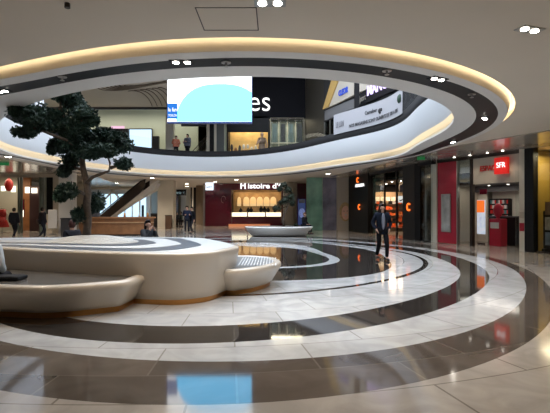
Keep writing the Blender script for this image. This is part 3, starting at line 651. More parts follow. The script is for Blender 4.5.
obj('steps', b, M['steel'], es)
b = B(); tube(b, [(-.9, .06, .8), (.2, .06, 1.05), (Lx-.4, .06, 3.62), (Lx+.05, .06, 3.79)], .045); obj('handrail', b, M['blackmatte'], es)
b = B(); n = 16; low = []
for i in range(n+1):
    t = i/n; x = .6+t*4.1; top = min(ZC-.05, .55+(x-.6)*.79); low.append((x, top-.08-.6*t*t*(1 if top < ZC-.06 else max(.15, 1-(x-4.2)*1.5)), top))
for (x0, a0, b0), (x1, a1, b1) in zip(low, low[1:]):
    v = [b.verts.new(p) for p in ((x0, .13, a0), (x1, .13, a1), (x1, .13, b1), (x0, .13, b0), (x0, 1.1, a0), (x1, 1.1, a1), (x1, 1.1, b1), (x0, 1.1, b0))]
    for f in ((0,1,2,3),(4,7,6,5),(0,4,5,1),(3,2,6,7)): b.faces.new([v[i] for i in f])
obj('underside', b, M['whitering'], es)
w2 = bpy.data.objects.new('window_2', None); COL.objects.link(w2); w2['kind'] = 'structure'; w2.location = (0, 43, 0)
b = B()
for i, p in enumerate((90, 97, 104, 111, 118, 125.5, 133)):
    bx(b, PX(p, 43), PX(p+6.2, 43), 0, .03, .1, 3.0)
obj('pane', b, M['daywin'], w2)
b = B()
for p in (89, 96.3, 103.3, 110.3, 117.3, 124.7, 132, 139.4): bx(b, PX(p, 43), PX(p+.8, 43), -.1, .1, 0, 3.1)
bx(b, PX(70, 43), PX(141, 43), -.1, .1, 3.0, ZC); obj('window_frame', b, M['white'], w2)
splain(71, 90, 38, 0, ZC, M['beige'], .3); splain(140.5, 146.5, 46, 0, ZC, M['daywin'], .1); splain(141.5, 143.5, 45.6, 0, 1.9, M['blackmatte'], .2)
splain(150.6, 157.5, 36, 0, 1.15, M['darkgrey'], .5)
# crossing pale beams behind the escalator
b = B(); tube(b, [(PX(98, 36), 36, PZ(207, 36)), (PX(117, 36), 36, PZ(186, 36))], .07); tube(b, [(PX(108, 36), 36, PZ(186, 36)), (PX(126, 36), 36, PZ(205, 36))], .06); tube(b, [(PX(80, 36), 36, PZ(188, 36)), (PX(150, 36), 36, PZ(188, 36))], .12)
tag(obj('steel_bracing', b, M['cream']), 'pale crossed steel bracing behind the escalator', 'bracing')

# ------------------------------------------------------------------ far planter and its tree; main planter
def smooth_poly(pts, n=6, closed=True):
    out = []; N = len(pts)
    for i in range(N):
        p0, p1, p2, p3 = [Vector(pts[(i+k-1) % N]) for k in range(4)]
        for j in range(n):
            t = j/n
            out.append(.5*((2*p1)+(-p0+p2)*t+(2*p0-5*p1+4*p2-p3)*t*t+(-p0+3*p1-3*p2+p3)*t**3))
    return out
def corner_poly(pts, rad=.35, n=5):
    """polygon with rounded corners"""
    out = []; N = len(pts)
    for i in range(N):
        a, b_, c = Vector(pts[i-1]), Vector(pts[i]), Vector(pts[(i+1) % N])
        r = min(rad, (a-b_).length*.45, (c-b_).length*.45); p = b_+(a-b_).normalized()*r; q = b_+(c-b_).normalized()*r
        for k in range(n+1):
            t = k/n; out.append(p*(1-t)**2+b_*2*t*(1-t)+q*t*t)
    return out
def inset(poly, d):
    N = len(poly); out = []
    area = sum(poly[i].x*poly[(i+1)%N].y-poly[(i+1)%N].x*poly[i].y for i in range(N)); sgn = 1 if area > 0 else -1
    for i in range(N):
        t = (poly[(i+1) % N]-poly[i-1]).normalized(); out.append(poly[i]+Vector((-t.y, t.x))*d*sgn)
    return out
def loft(bm, levels, cap_top=True, cap_bot=False, smooth=True, mis=None):
    rs = [[bm.verts.new((p.x, p.y, z)) for p in poly] for poly, z in levels]
    for j, (a, b_) in enumerate(zip(rs, rs[1:])):
        for i in range(len(a)):
            f = bm.faces.new((a[i], a[(i+1) % len(a)], b_[(i+1) % len(a)], b_[i])); f.smooth = smooth; f.material_index = mis[j] if mis else 0
    if cap_top: f = bm.faces.new(rs[-1]); f.material_index = mis[-1] if mis else 0
    if cap_bot: bm.faces.new(rs[0][::-1])
    return rs
def bowl(bm, poly, z0, z1, base_in, lip=.07, sink=.0, rim=.0):
    lv = []
    for k in range(7):
        t = k/6; lv.append((inset(poly, base_in*(1-t)+.0), z0+(z1-lip-z0)*t))
    lv += [(inset(poly, .005), z1-lip*.4), (inset(poly, .03), z1-.01), (inset(poly, .07), z1)]
    if rim: lv += [(inset(poly, rim), z1), (inset(poly, rim+.03), z1-sink)]
    loft(bm, lv, True, True)
main_top = [(-8.6, 8.6), (-5.2, 8.05), (-4.2, 7.6), (-2.3, 7.02), (-1.55, 6.9), (-1.0, 7.25), (-.64, 8.25), (-1.0, 9.2), (-1.75, 10.6), (-3.8, 11.0), (-7, 10.6), (-9, 10.0)]
cxm, cym = -4.3, 9.0
pl = thing('tree_planter', 'large cream sculpted planter and bench with copper base around the tall tree', 'planter', (cxm, cym, 0))
def loc2(pts): return [Vector((x-cxm, y-cym)) for x, y in pts]
MP = corner_poly(loc2(main_top), .3)
b = B(); bowl(b, MP, .09, .87, .12, .05); body = obj('body', b, M['corian'], pl)
b = B(); loft(b, [(inset(MP, .16), 0), (inset(MP, .13), .095)], False, False); obj('base_trim', b, M['copper'], pl)
def flat_band(poly0, z, name, m, parent, th=.006):
    b = B(); loft(b, [(poly0, z), (poly0, z+th)], True, False, False); return obj(name, b, m, parent)
def scl(poly, sx, sy, dx=0, dy=0): return [Vector((p.x*sx+dx, p.y*sy+dy)) for p in poly]
flat_band(inset(MP, .1), .866, 'top_slab', M['topstone'], pl)
flat_band(scl(MP, .82, .86, -.1, 0), .872, 'outer_dark_band', M['slate'], pl)
flat_band(scl(MP, .70, .66, -.1, .03), .878, 'inner_stone_band', M['topstone'], pl)
flat_band(scl(MP, .55, .46, -.1, .05), .884, 'inner_dark_band', M['slate'], pl)
flat_band(scl(MP, .44, .32, -.1, .05), .890, 'centre_slab', M['topbeige'], pl)
# gravel mound round the trunk
tx, ty = PX(88, 9.2), 9.2
b = B(); nr, ns_ = 10, 40; rs = []
for j in range(nr+1):
    t = j/nr; rr = (1-t); rs.append([b.verts.new((tx+.1-cxm+1.0*rr*math.cos(2*PI*i/ns_)*(1+.05*math.sin(3*i)), ty-.05-cym+.62*rr*math.sin(2*PI*i/ns_), .885+.14*(1-rr**2)+random.uniform(-.004, .004))) for i in range(ns_)])
for a, c in zip(rs, rs[1:]):
    for i in range(ns_): f = b.faces.new((a[i], a[(i+1)%ns_], c[(i+1)%ns_], c[i])); f.smooth = True
bmesh.ops.remove_doubles(b, verts=b.verts, dist=.001)
gm = obj('gravel_mound', b, M['gravel'], pl)
# two small buttons on the wall of the planter
for py in (263.5, 267.5):
    b = B(); bmesh.ops.create_uvsphere(b, u_segments=12, v_segments=8, radius=.022)
    o = obj('wall_button', b, M['darkmetal'], pl); Yb_ = 7.62; o.location = (PX(107.5, 7.37)-cxm, 7.33+.0-cym, PZ(py, 7.37))
# benches
def bench(pts, label, rim=.1, sink=.03, rad=.3, z1=.5, bi=.2, seat=M['grate']):
    P = corner_poly(loc2(pts), rad)
    b = B(); bowl(b, P, .09, z1, bi, .09, sink, rim); o = obj('bench', b, M['corian'], pl); o['label'] = label
    b = B(); loft(b, [(inset(P, rim+.035), z1-sink), (inset(P, rim+.035), z1-sink+.012)], True, False, False); obj('seat_inlay', b, seat, o)
    b = B(); loft(b, [(inset(P, bi+.04), 0), (inset(P, bi+.02), .095)], False, False); obj('base_trim', b, M['copper'], o)
    return P
seatdark = mat('dark_polished_seat', (.11, .10, .09), .2)
bench([(-8.5, 6.9), (-5.5, 6.3), (-3.3, 5.98), (-2.85, 6.12), (-2.55, 6.3), (-2.2, 6.5), (-2.1, 7.5), (-4.2, 8.1), (-8.5, 9.2)], 'front bench lobe with dark recessed seat', .14, .04, .25, seat=seatdark)
RB = bench([(-1.7, 7.95), (-.72, 7.62), (-.3, 7.95), (.03, 8.5), (.16, 9.0), (-.05, 9.75), (-.6, 10.1), (-1.2, 10.0)], 'right bench lobe with grey slatted seat', .12, .03, .2)
b = B()
for i in range(13):
    x = -.72+i*.06; bx(b, x-cxm, x+.022-cxm, 8.3-cym, 9.65-cym, .484, .494)
obj('seat_slats', b, M['dimwhite'], pl)
bench([(-6.5, 10.4), (-2.6, 10.3), (-2.3, 11.2), (-3.2, 12.0), (-5.6, 12.1), (-6.6, 11.6)], 'rear bench lobe behind the planter', .12, .03, .4)

# far planter
fp = thing('tree_planter', 'white boat-shaped planter in the distance holding the small tree', 'planter', (PX(277, 24.6), 24.6, 0))
P = [Vector((1.95*math.cos(2*PI*i/48)*(1+.05*math.cos(2*PI*i/48)), 1.0*math.sin(2*PI*i/48))) for i in range(48)]
b = B(); bowl(b, P, .04, .55, .38, .05, .02, .14); obj('body', b, mat('white_resin', (.88, .87, .85), .35), fp)
b = B(); loft(b, [(inset(P, .18), .535), (inset(P, .18), .55)], True, False, False); obj('soil', b, M['slate'], fp)
b = B(); loft(b, [(inset(P, .46), 0), (inset(P, .42), .045)], False, False); obj('base_trim', b, M['darkmetal'], fp)

# ------------------------------------------------------------------ trees
def foliage(c, r, n, leaf=.05, seed=0):
    rnd = random.Random(seed); b = B()
    g = bmesh.ops.create_icosphere(b, subdivisions=2, radius=1)
    for v in g['verts']:
        k = .72*(1+rnd.uniform(-.2, .2)); v.co = Vector((v.co.x*r[0]*k, v.co.y*r[1]*k, v.co.z*r[2]*k*.8))
    for i in range(n):
        while True:
            p = Vector((rnd.uniform(-1, 1), rnd.uniform(-1, 1), rnd.uniform(-1, 1)))
            if .35 < p.length < (1 if i % 4 else 1.2): break
        p = p*(1+.12*math.sin(5*p.x+seed)*math.cos(4*p.y))
        p = Vector((p.x*r[0], p.y*r[1], p.z*r[2]))
        s = leaf*rnd.uniform(.6, 1.3)
        for q in range(2):
            u = Vector((rnd.gauss(0, 1), rnd.gauss(0, 1), rnd.gauss(0, 1))).normalized(); w = u.cross(Vector((rnd.gauss(0, 1), rnd.gauss(0, 1), rnd.gauss(0, 1)))).normalized()
            b.faces.new([b.verts.new(p+u*s), b.verts.new(p+w*s*.45), b.verts.new(p-u*s*.9), b.verts.new(p-w*s*.45)])
    for v in b.verts: v.co += Vector(c)
    return b
TY = 9.2
tr = thing('ornamental_tree', 'tall cloud-pruned tree with dark green pads in the cream planter', 'tree', (tx, TY, .95))
def tp(px, py, dy=0): 
    Y = TY+dy; return Vector((PX(px, Y)-tx, dy, PZ(py, Y)-.95))
tr_pts = [tp(87, 243), tp(87, 232, .02), tp(88, 218, -.02), tp(86.5, 205, -.04), tp(88, 192), tp(86, 180, .05), tp(83, 168, .03), tp(82, 157, -.04), tp(77, 146, 0), tp(71, 134, .05), tp(66, 123, 0), tp(61, 113, 0), tp(60, 100, .02), tp(64, 95)]
b = B(); tube(b, tr_pts, [.12, .085, .078, .08, .072, .068, .06, .052, .048, .044, .036, .03, .022, .015], 12); obj('trunk', b, M['bark'], tr)
brs = [[(86, 183, 0), (93, 177, -.15), (101, 174, -.25), (109, 171, -.2), (110, 163, -.15), (107, 155, -.1), (104, 148, 0)], [(110, 168, -.2), (117, 166, -.15), (124, 163, -.1)],
       [(84, 170, 0), (76, 168, .25), (70, 162, .35), (66, 150, .4)], [(78, 148, 0), (66, 140, -.3), (50, 134, -.45), (36, 128, -.4), (24, 122, -.3)], [(82, 160, 0), (92, 150, .3), (104, 146, .45), (118, 144, .4)],
       [(87, 195, 0), (78, 191, -.2), (70, 189, -.3), (63, 190, -.3)], [(66, 124, 0), (76, 118, -.2), (88, 118, -.3), (93, 121, -.3)], [(60, 108, 0), (50, 110, .3), (40, 112, .4)], [(87, 210, 0), (93, 206, .2), (98, 202, .3)], [(86, 222, 0), (80, 218, -.15)],
       [(70, 132, 0), (76, 126, -.3), (82, 120, -.4)], [(64, 104, 0), (72, 100, .1), (78, 98, .15)], [(86, 175, .05), (82, 165, .4), (78, 158, .55)], [(36, 128, -.4), (30, 130, -.45), (22, 133, -.4)]]
for pts in brs:
    b = B(); n = len(pts); tube(b, [tp(*p) for p in pts], [.04*(1-.75*i/(n-1)) for i in range(n)], 8); obj('branch', b, M['bark'], tr)
pads = [(67, 96, 15, 7, .0), (76, 106, 13, 8, .1), (84, 114, 12, 8, -.3), (91, 120, 8, 6, -.3), (25, 114, 15, 9, -.2), (17, 109, 8, 6, -.3), (38, 112, 11, 9, .35), (25, 132, 12, 6, -.4), (37, 124, 12, 8, -.4), (56, 118, 14, 10, .1), (66, 127, 13, 9, 0), (77, 126, 10, 8, -.35),
        (60, 145, 11, 8, .4), (74, 141, 12, 9, -.1), (51, 126, 9, 7, .3), (111, 139, 17, 9, .35), (122, 145, 11, 8, .3), (94, 140, 13, 10, .2), (89, 151, 15, 9, -.1), (106, 151, 12, 7, -.1), (124, 164, 9, 6, -.1), (71, 161, 10, 9, .3), (64, 171, 7, 6, .3), (77, 153, 9, 8, .5), (52, 150, 5, 5, .4),
        (67, 191, 11, 8, -.3), (60, 196, 6, 6, -.3), (97, 202, 8, 10, .3), (78, 216, 6, 8, -.15), (88, 209, 6, 6, .1), (104, 133, 10, 6, .3), (83, 131, 9, 7, .1), (46, 118, 8, 7, .2)]
for i, (px, py, rx, rz_, dy) in enumerate(pads):
    s = (TY+dy)/F; obj('foliage_pad', foliage(tp(px, py, dy), (rx*s, max(rx, rz_)*s*.85, rz_*s), int(26*rx+110), .05, i), M['leaf'], tr, fix=False)
# far tree
ft = thing('ornamental_tree', 'small dark bonsai-like tree in the distant white planter', 'tree', (PX(284, 24.6), 24.6, .55))
def fpz(px, py, dy=0): return Vector((PX(px, 24.6)-PX(284, 24.6), dy, PZ(py, 24.6)-.55))
b = B(); tube(b, [fpz(284, 227), fpz(283, 219), fpz(285, 212), fpz(288, 206), fpz(289, 199), fpz(284, 194)], [.09, .07, .06, .05, .04, .03], 8); obj('trunk', b, M['bark'], ft)
b = B(); tube(b, [fpz(288, 206), fpz(282, 208), fpz(277, 209)], [.04, .03, .015], 6); obj('branch', b, M['bark'], ft)
for i, (px, py, rx, rz_, dy) in enumerate([(284, 185, 5, 3.2, 0), (288, 190, 5, 3.5, .1), (280, 189, 4, 3, 0), (291, 197, 6, 6, .1), (285, 200, 5, 5, -.1), (277, 208, 6, 4, -.1), (281, 203, 4, 3, 0), (292, 203, 4, 4, 0), (296, 225, 2.5, 1.8, 0)]):
    s = 24.6/F; obj('foliage_pad', foliage(fpz(px, py, dy), (rx*s*.8, rx*s*.7, rz_*s*.85), 150, .055, i+50), M['leaf2'], ft, fix=False)

# ------------------------------------------------------------------ people
def skin_mesh(name, verts, edges, m, parent, root=0, sub=2):
    me = bpy.data.meshes.new(name); me.from_pydata([v[0] for v in verts], edges, [])
    o = bpy.data.objects.new(name, me); COL.objects.link(o)
    o.modifiers.new('skin', 'SKIN')
    if not me.skin_vertices: 
        bpy.context.view_layer.update()
    for i, v in enumerate(verts):
        r = v[1]; me.skin_vertices[0].data[i].radius = r if isinstance(r, tuple) else (r, r)
        me.skin_vertices[0].data[i].use_root = (i == root)
    o.modifiers.new('sub', 'SUBSURF').levels = sub; o.modifiers['sub'].render_levels = sub
    o.modifiers['skin'].use_smooth_shade = True
    bpy.context.view_layer.update()
    nm = bpy.data.meshes.new_from_object(o.evaluated_get(bpy.context.evaluated_depsgraph_get()))
    bpy.data.objects.remove(o); bpy.data.meshes.remove(me); nm.name = name
    nm.materials.clear(); nm.materials.append(m)
    for p in nm.polygons: p.use_smooth = True
    q = bpy.data.objects.new(name, nm); COL.objects.link(q); q.parent = parent; return q
SKIN = mat('skin_tone', (.55, .32, .23), .5)
class Gr:
    def __init__(s): s.v = []; s.e = []
    def add(s, p, r, prev=None):
        s.v.append((tuple(p), r)); i = len(s.v)-1
        if prev is not None: s.e.append((prev, i))
        return i
def person(label, loc, rz, H=1.72, pose='stand', coat=(.02, .02, .025), legs=(.02, .02, .025), hair=(.02, .014, .01), longhair=False, arms='down', shirt=None, turn=0, bag=False, coatlen=.0, group=None, bulky=1.0):
    t = thing('person', label, 'person', loc, rz, group); k = H/1.75
    cm = mat('coat_%.3f_%.3f_%.3f' % coat, coat, .85, var=.15, vscale=8, spec=.12); lm_ = mat('trousers_%.3f_%.3f_%.3f' % legs, legs, .85, spec=.12); hm = mat('hair_%.3f_%.3f' % hair[:2], hair, .6, spec=.2); sm = mat('black_shoe', (.02, .018, .016), .4)
    sit = pose == 'sit'
    hz = .52 if sit else .95*k; T = (1.75*k*.5+.02 if sit else .95*k)
    up = lambda z: hz+(z-.95)*k         # z in standing metres above the pelvis
    lean = .04 if sit else .0
    J = {'pel': (0, 0, hz), 'waist': (0, -lean*.4, up(1.12)), 'chest': (0, -lean, up(1.32)), 'neck0': (0, -lean, up(1.47)), 'neck': (0, -lean-.01, up(1.53)), 'head': (0, -lean-.02, up(1.62)), 'crown': (0, -lean-.01, up(1.68))}
    L = {}
    for s in (-1, 1):
        hip = (s*.095*k, 0, hz-.02)
        if sit: kn = (s*.13, -.43*k, hz+.0); an = (s*.13, -.42*k, .1); toe = (s*.14, -.56*k, .04)
        elif pose == 'walk':
            st = .17*s; kn = (s*.10*k, -.10-(.1 if s > 0 else -.06), .50*k); an = (s*.10*k, -st-(0 if s > 0 else -.06), .1 if s > 0 else .13); toe = (s*.11*k, an[1]-.14, .04 if s > 0 else .05)
        else: kn = (s*.10*k, -.02, .50*k); an = (s*.11*k, .02, .1); toe = (s*.13*k, -.12, .04)
        sh = (s*.185*k, -lean, up(1.42))
        if arms == 'down' or (arms == 'one' and s < 0): el = (s*.25*k, .02-lean, up(1.14)); wr = (s*.26*k, -.06-lean, up(.89))
        elif arms == 'pocket': el = (s*.28*k, .06, up(1.15)); wr = (s*.2*k, -.08, up(.96))
        elif arms == 'face': el = (s*.2*k, -.22, up(1.2)); wr = (s*.07*k, -.2-lean, up(1.47))
        elif arms == 'lap': el = (s*.24*k, -.02, up(1.15)); wr = (s*.14*k, -.25, up(1.02))
        else: el = (s*.25*k, .0, up(1.16)); wr = (s*.15*k, -.24, up(1.2))
        L[s] = (hip, kn, an, toe, sh, el, wr)
    g = Gr(); p = g.add(J['pel'], (.13*k, .1*k)); w = g.add(J['waist'], (.12*k, .09*k), p); c = g.add(J['chest'], (.145*k, .1*k), w); n0 = g.add(J['neck0'], (.07*k, .06*k), c); n = g.add(J['neck'], .052*k, n0)
    h = g.add(J['head'], (.075*k, .09*k), n); g.add(J['crown'], (.078*k, .092*k), h)
    for s in (-1, 1):
        hip, kn, an, toe, sh, el, wr = L[s]
        a = g.add(hip, .085*k, p); a = g.add(kn, .055*k, a); a = g.add(an, .038*k, a); g.add(toe, .032*k, a)
        a = g.add(sh, .055*k, c); a = g.add(el, .04*k, a); a = g.add(wr, .026*k, a)
        d = (Vector(wr)-Vector(el)).normalized(); side = Vector((0, 1, 0)).cross(d).normalized() if abs(d.y) < .9 else Vector((1, 0, 0)); fr = d.cross(side).normalized()
        pm = g.add(tuple(Vector(wr)+d*.06*k), (.032*k, .018*k), a)
        for f in range(4):
            o_ = fr*((f-1.5)*.019*k); base = Vector(wr)+d*.085*k+o_; ln = (.05, .062, .058, .044)[f]*k
            q = g.add(tuple(base), .009*k, pm); q = g.add(tuple(base+d*ln*.6), .0085*k, q); g.add(tuple(base+d*ln+side*(-s)*.012), .007*k, q)
        th = Vector(wr)+d*.04*k-fr*.035*k; q = g.add(tuple(th), .01*k, a); g.add(tuple(th+d*.045*k-fr*.012*k), .008*k, q)
    skin_mesh('body', g.v, g.e, SKIN, t)
    g = Gr(); m_ = bulky
    lo_ = -.02-coatlen
    if sit: p = g.add((0, -.02, hz+.03), (.18*k*m_, .15*k*m_))
    else:
        pb_ = g.add((0, 0, up(.95+lo_)), (.185*k*m_, .15*k*m_)); p = g.add(J['pel'], (.175*k*m_, .135*k*m_), pb_)
    w = g.add(J['waist'], (.16*k*m_, .13*k*m_), p); c = g.add(J['chest'], (.185*k*m_, .14*k*m_), w); g.add((J['neck0'][0], J['neck0'][1], J['neck0'][2]+.01), (.085*k, .08*k), c)
    for s in (-1, 1):
        hip, kn, an, toe, sh, el, wr = L[s]; a = g.add(sh, .078*k*m_, c); a = g.add(el, .06*k*m_, a); g.add(wr, .046*k*m_, a)
    skin_mesh('coat', g.v, g.e, cm, t)
    g = Gr(); p = g.add(J['pel'], (.15*k, .12*k))
    for s in (-1, 1):
        hip, kn, an, toe, sh, el, wr = L[s]; a = g.add(hip, .1*k, p); a = g.add(kn, .07*k, a); g.add(an, .055*k, a)
    skin_mesh('trousers', g.v, g.e, lm_, t)
    for s in (-1, 1):
        an, toe = L[s][2], L[s][3]; mid = ((an[0]+toe[0])/2, (an[1]+toe[1])/2-.0, .045+max(0, an[2]-.1)); b = B(); ell(b, mid, (.05*k, .14*k, .045), 14); ell(b, (an[0], an[1]+.02, mid[2]+.035), (.045*k, .06*k, .04), 12); obj('shoe', b, sm, t)
    hd = Vector(J['head']); rt = Matrix.Rotation(turn, 3, 'Z')
    b = B(); ell(b, (0, 0, 0), (.1*k, .115*k, .125*k), 20)
    dl = [v for v in b.verts if v.co.y < -.03*k and v.co.z < .075*k]; bmesh.ops.delete(b, geom=dl, context='VERTS')
    if longhair: ell(b, (0, .05*k, -.12*k), (.1*k, .07*k, .17*k), 16)
    for v in b.verts: v.co = rt @ v.co+hd+Vector((0, .01, .035*k))
    obj('hair', b, hm, t, fix=False)
    for s in (-1, 1):
        b = B(); ell(b, rt @ Vector((s*.032*k, -.084*k, .02*k))+hd, (.012, .008, .008), 8); obj('eye', b, M['ink'], t)
        b = B(); ell(b, rt @ Vector((s*.082*k, .005, .0))+hd, (.012, .02, .03), 8); obj('ear', b, SKIN, t)
    b = B(); ell(b, rt @ Vector((0, -.098*k, -.008*k))+hd, (.012, .018, .024), 8); obj('nose', b, SKIN, t)
    b = B(); ell(b, rt @ Vector((0, -.086*k, -.045*k))+hd, (.024, .008, .006), 8); obj('mouth', b, mat('lip_tone', (.3, .1, .09), .5), t)
    if shirt:
        b = B(); ell(b, (.0, -.128*k*m_, up(1.22)), (.055*k, .035*k, .26*k), 16); obj('shirt', b, mat('shirt_%.2f' % shirt[0], shirt, .7), t)
    if bag:
        b = B(); bx(b, .24*k, .32*k, -.14, .16, up(.85), up(1.1)); obj('shoulder_bag', b, mat('brown_bag', (.1, .05, .03), .5), t, .03)
    return t
def face(x, y): return 0
person('person in dark open coat and pale shirt walking across the dark floor ring', (PX(382, 13.2), 13.2, 0), .05, 1.72, 'walk', coat=(.012, .016, .028), legs=(.01, .01, .012), hair=(.02, .01, .008), longhair=True, arms='pocket', shirt=(.26, .27, .33), turn=.7, coatlen=.16, bulky=1.12)
person('person in black with long coat walking beside the red dress shop', (PX(14, 22.5), 22.5, 0), PI, 1.6, 'walk', hair=(.04, .03, .02), coatlen=.12, bulky=1.25)
person('person in dark jacket with brown bag walking left of the white board', (PX(42.5, 22.5), 22.5, 0), PI-.5, 1.62, 'walk', coat=(.02, .017, .02), bag=True, coatlen=.05, bulky=1.2)
person('person in black hunched on the rear bench left of the trunk', (PX(73, 11.4), 11.4, 0), -2.2, 1.62, 'sit', hair=(.06, .02, .015), arms='lap', bulky=1.2)
person('dark-haired woman in grey coat sitting on the rear bench with hands at her face', (PX(147, 11.9), 11.9, 0), .9, 1.62, 'sit', coat=(.05, .052, .058), hair=(.02, .012, .012), longhair=True, arms='face')
person('person in blue-black coat standing before the corridor, left of a couple', (PX(187, 26.9), 26.9, 0), .3, 1.72, 'stand', coat=(.015, .02, .04), arms='hold', coatlen=.15, bulky=1.1)
person('person in black standing before the corridor, right of a couple', (PX(191.8, 27.2), 27.2, 0), -.5, 1.66, 'walk', coat=(.012, .012, .014), coatlen=.1, bulky=1.1)
person('person in white puffy jacket sitting on the front bench at the left edge', (-4.62, 6.85, -.02), PI, 1.66, 'sit', coat=(.62, .66, .68), legs=(.03, .03, .035), arms='lap', bulky=1.3)
person('dark-clothed person with light brown hair sitting on the far white planter', (PX(304, 24.8), 24.75, .08), 1.0, 1.6, 'sit', coat=(.012, .012, .016), hair=(.25, .12, .05), arms='lap', bulky=1.1)
for i, (px, y, c, lab) in enumerate(((176.5, 36.4, (.03, .03, .035), 'dark-clothed person at the cafe stools left of the corridor walkers'), (181.5, 36.8, (.08, .1, .08), 'grey-green clothed person at the cafe stools nearest the corridor walkers'))):
    person(lab, (PX(px, y), y, 0), 1.2-2.2*i, 1.66, 'sit', coat=c, arms='lap')
    t = thing('cafe_stool', 'small brown stool under a seated cafe guest by the corridor', 'stool', (PX(px, y), y+.02, 0), 0, 'cafe stools'); b = B(); cyl(b, (0, 0), .18, .40, .44); obj('seat', b, M['wood'], t)
    for k in range(4):
        b = B(); a = k*PI/2+.7; tube(b, [(.14*math.cos(a), .14*math.sin(a), .4), (.17*math.cos(a), .17*math.sin(a), 0)], .014); obj('leg', b, M['darkmetal'], t)
cb = thing('wooden_bin', 'brown wooden box bin at the foot of the cream pillar', 'bin', (PX(169, 33.6), 33.5, 0)); b = B(); bx(b, -.22, .22, -.2, .2, 0, 1.0); obj('body', b, WB, cb); b = B(); bx(b, -.24, .24, -.22, .22, 1.0, 1.05); obj('lid', b, M['darkmetal'], cb)
b = B(); bx(b, -.75, 0, -.14, .14, 0, .07); o = obj('black_cushion', b, M['blackmatte'], None, .03); o.location = (PX(18, 6.6), 6.75, .475); tag(o, 'flat black cushion on the front bench beside the white jacket', 'cushion')

# ------------------------------------------------------------------ hanging screen
YSn = 16.8
sc = thing('hanging_screen', 'large bright video screen showing a cyan dome over white, hung in the atrium', 'screen', (PX(167.5, YSn), YSn, PZ(121.5, YSn)))
w = PX(251.5, YSn)-PX(167.5, YSn); h = PZ(76, YSn)-PZ(121.5, YSn)
b = B(); bx(b, -.02, w+.02, .02, .2, -.06, h+.02); obj('casing', b, mat('blue_grey_casing', (.08, .12, .35), .4), sc)
b = B(); bx(b, 0, w, -.0, .02, 0, h); obj('display', b, glow('screen_white', (.95, .98, 1), 3.0), sc)
b = B(); pts = []
for i in range(41):
    t = i/40; x = w*(.102+.898*t); z = h*.83*max(0, 1-abs((x/w-.63)/.53)**2.6)**.5; pts.append((x, max(0.0, z)))
a = [b.verts.new((x, -.004, z)) for x, z in pts]; c = [b.verts.new((x, -.004, 0)) for x, z in pts]
for i in range(40): b.faces.new((a[i], a[i+1], c[i+1], c[i]))
bmesh.ops.solidify(b, geom=b.faces, thickness=.003); obj('cyan_picture', b, glow('screen_cyan', (.16, .8, 1.35), 2.6), sc)
b = B(); bx(b, .0, w*.118, -.012, -.006, h*.06, h*.40); lg = obj('blue_logo', b, glow('screen_blue', (.02, .2, .75), 1.0), sc)
text('lettering', 'la fan', (.03, -.014, h*.22), UP, w*.1, h*.09, M['textwhite'], lg, .002, .01); text('lettering', 'TOULON', (.03, -.014, h*.11), UP, w*.1, h*.05, M['textwhite'], lg, .002, .01)
b = B()
for p in (.4, w-.4): tube(b, [(p, .1, h), (p, .1, ZT-sc.location.z)], .012)
obj('cable', b, M['steel'], sc)

# ------------------------------------------------------------------ upper level
b = B(); bx(b, PX(196, 33), PX(305.5, 33), 33, 33.4, PZ(118, 33), ZT); struct('wall_upper_back', b, mat('black_cladding', (.008, .008, .011), .7, spec=.08))
t = thing('brand_lettering', 'large white lit rounded letters beside the screen on the black upper wall', 'sign', (PX(237.5, 33), 32.9, PZ(111, 33)))
text('lettering', 'c', (0, 0, 0), UP, .9, 1.05, glow('sign_white', (1, 1, 1), 1.5), t, .12, -.012); text('lettering', 'es', (PX(251.2, 33)-PX(237.5, 33)-.15, 0, 0), UP, PX(270, 33)-PX(251.2, 33)+.15, 1.0, MATS['sign_white'], t, .12, -.012)
# golden shop window
gw = thing('upper_shop_window', 'golden lit upper shop window with hanging goods under the screen', 'shop window', (PX(228, 33), 33, Z2))
wz = PZ(124, 33)-Z2; w = PX(268, 33)-PX(228, 33)
b = B(); bx(b, 0, w, 1.6, 1.7, 0, wz+.5); obj('back_wall', b, mat('gold_wall', (.75, .55, .28), .5, var=.15, vscale=2), gw)
b = B(); bx(b, 0, w, .0, .1, wz-.62, wz+.6); bx(b, -.1, 0, 0, 1.6, 0, wz+.5); bx(b, w, w+.1, 0, 1.6, 0, wz+.5); obj('dark_header', b, M['blackmatte'], gw)
b = B(); bx(b, 0, w, .04, .06, 0, wz-.62); obj('glass_pane', b, MATS['balustrade_glass'], gw)
b = B(); bx(b, 0, w, .2, 1.6, 0, .9); obj('counter', b, mat('gold_counter', (.6, .42, .2), .5), gw)
random.seed(5)
for i in range(9):
    x = .2+i*(w-.4)/8.5; t = tag(obj('hanging_garment', ell(B(), (0, 0, 0), (.12, .08, random.uniform(.18, .34)), 10), random.choice([M['wood'], M['darkgrey'], M['dimwhite']])), 'small garment hanging in the golden upper shop window', 'garment', 'garments in the golden window')
    t.location = (gw.location.x+x, 33.9, Z2+random.uniform(1.2, 1.5))
la = bpy.data.lights.new('shop_fill', 'AREA'); la.shape = 'RECTANGLE'; la.size = 2.8; la.size_y = .8; la.energy = 75; la.color = (1, .75, .42)  # fill light for the golden window, without a fitting
lo = bpy.data.objects.new('shop_fill_light', la); COL.objects.link(lo); lo.location = (PX(248, 33), 33.9, Z2+wz+.3)
mn = thing('dressed_mannequin', 'mannequin in brown layered clothes between the two upper shop windows', 'mannequin', (PX(262, 31.5), 31.5, Z2)); mn.scale = (1.25, 1.25, 1.25)
b = B(); ell(b, (0, 0, 1.62), (.1, .1, .14)); cyl(b, (0, 0), .05, 1.4, 1.55); tube(b, [(-.2, 0, 1.35), (-.3, -.05, 1.05), (-.05, -.2, 1.3)], .05); tube(b, [(.2, 0, 1.35), (.28, 0, 1.05), (.26, -.05, .8)], .05); obj('body', b, mat('mannequin_tan', (.45, .3, .2), .5), mn)
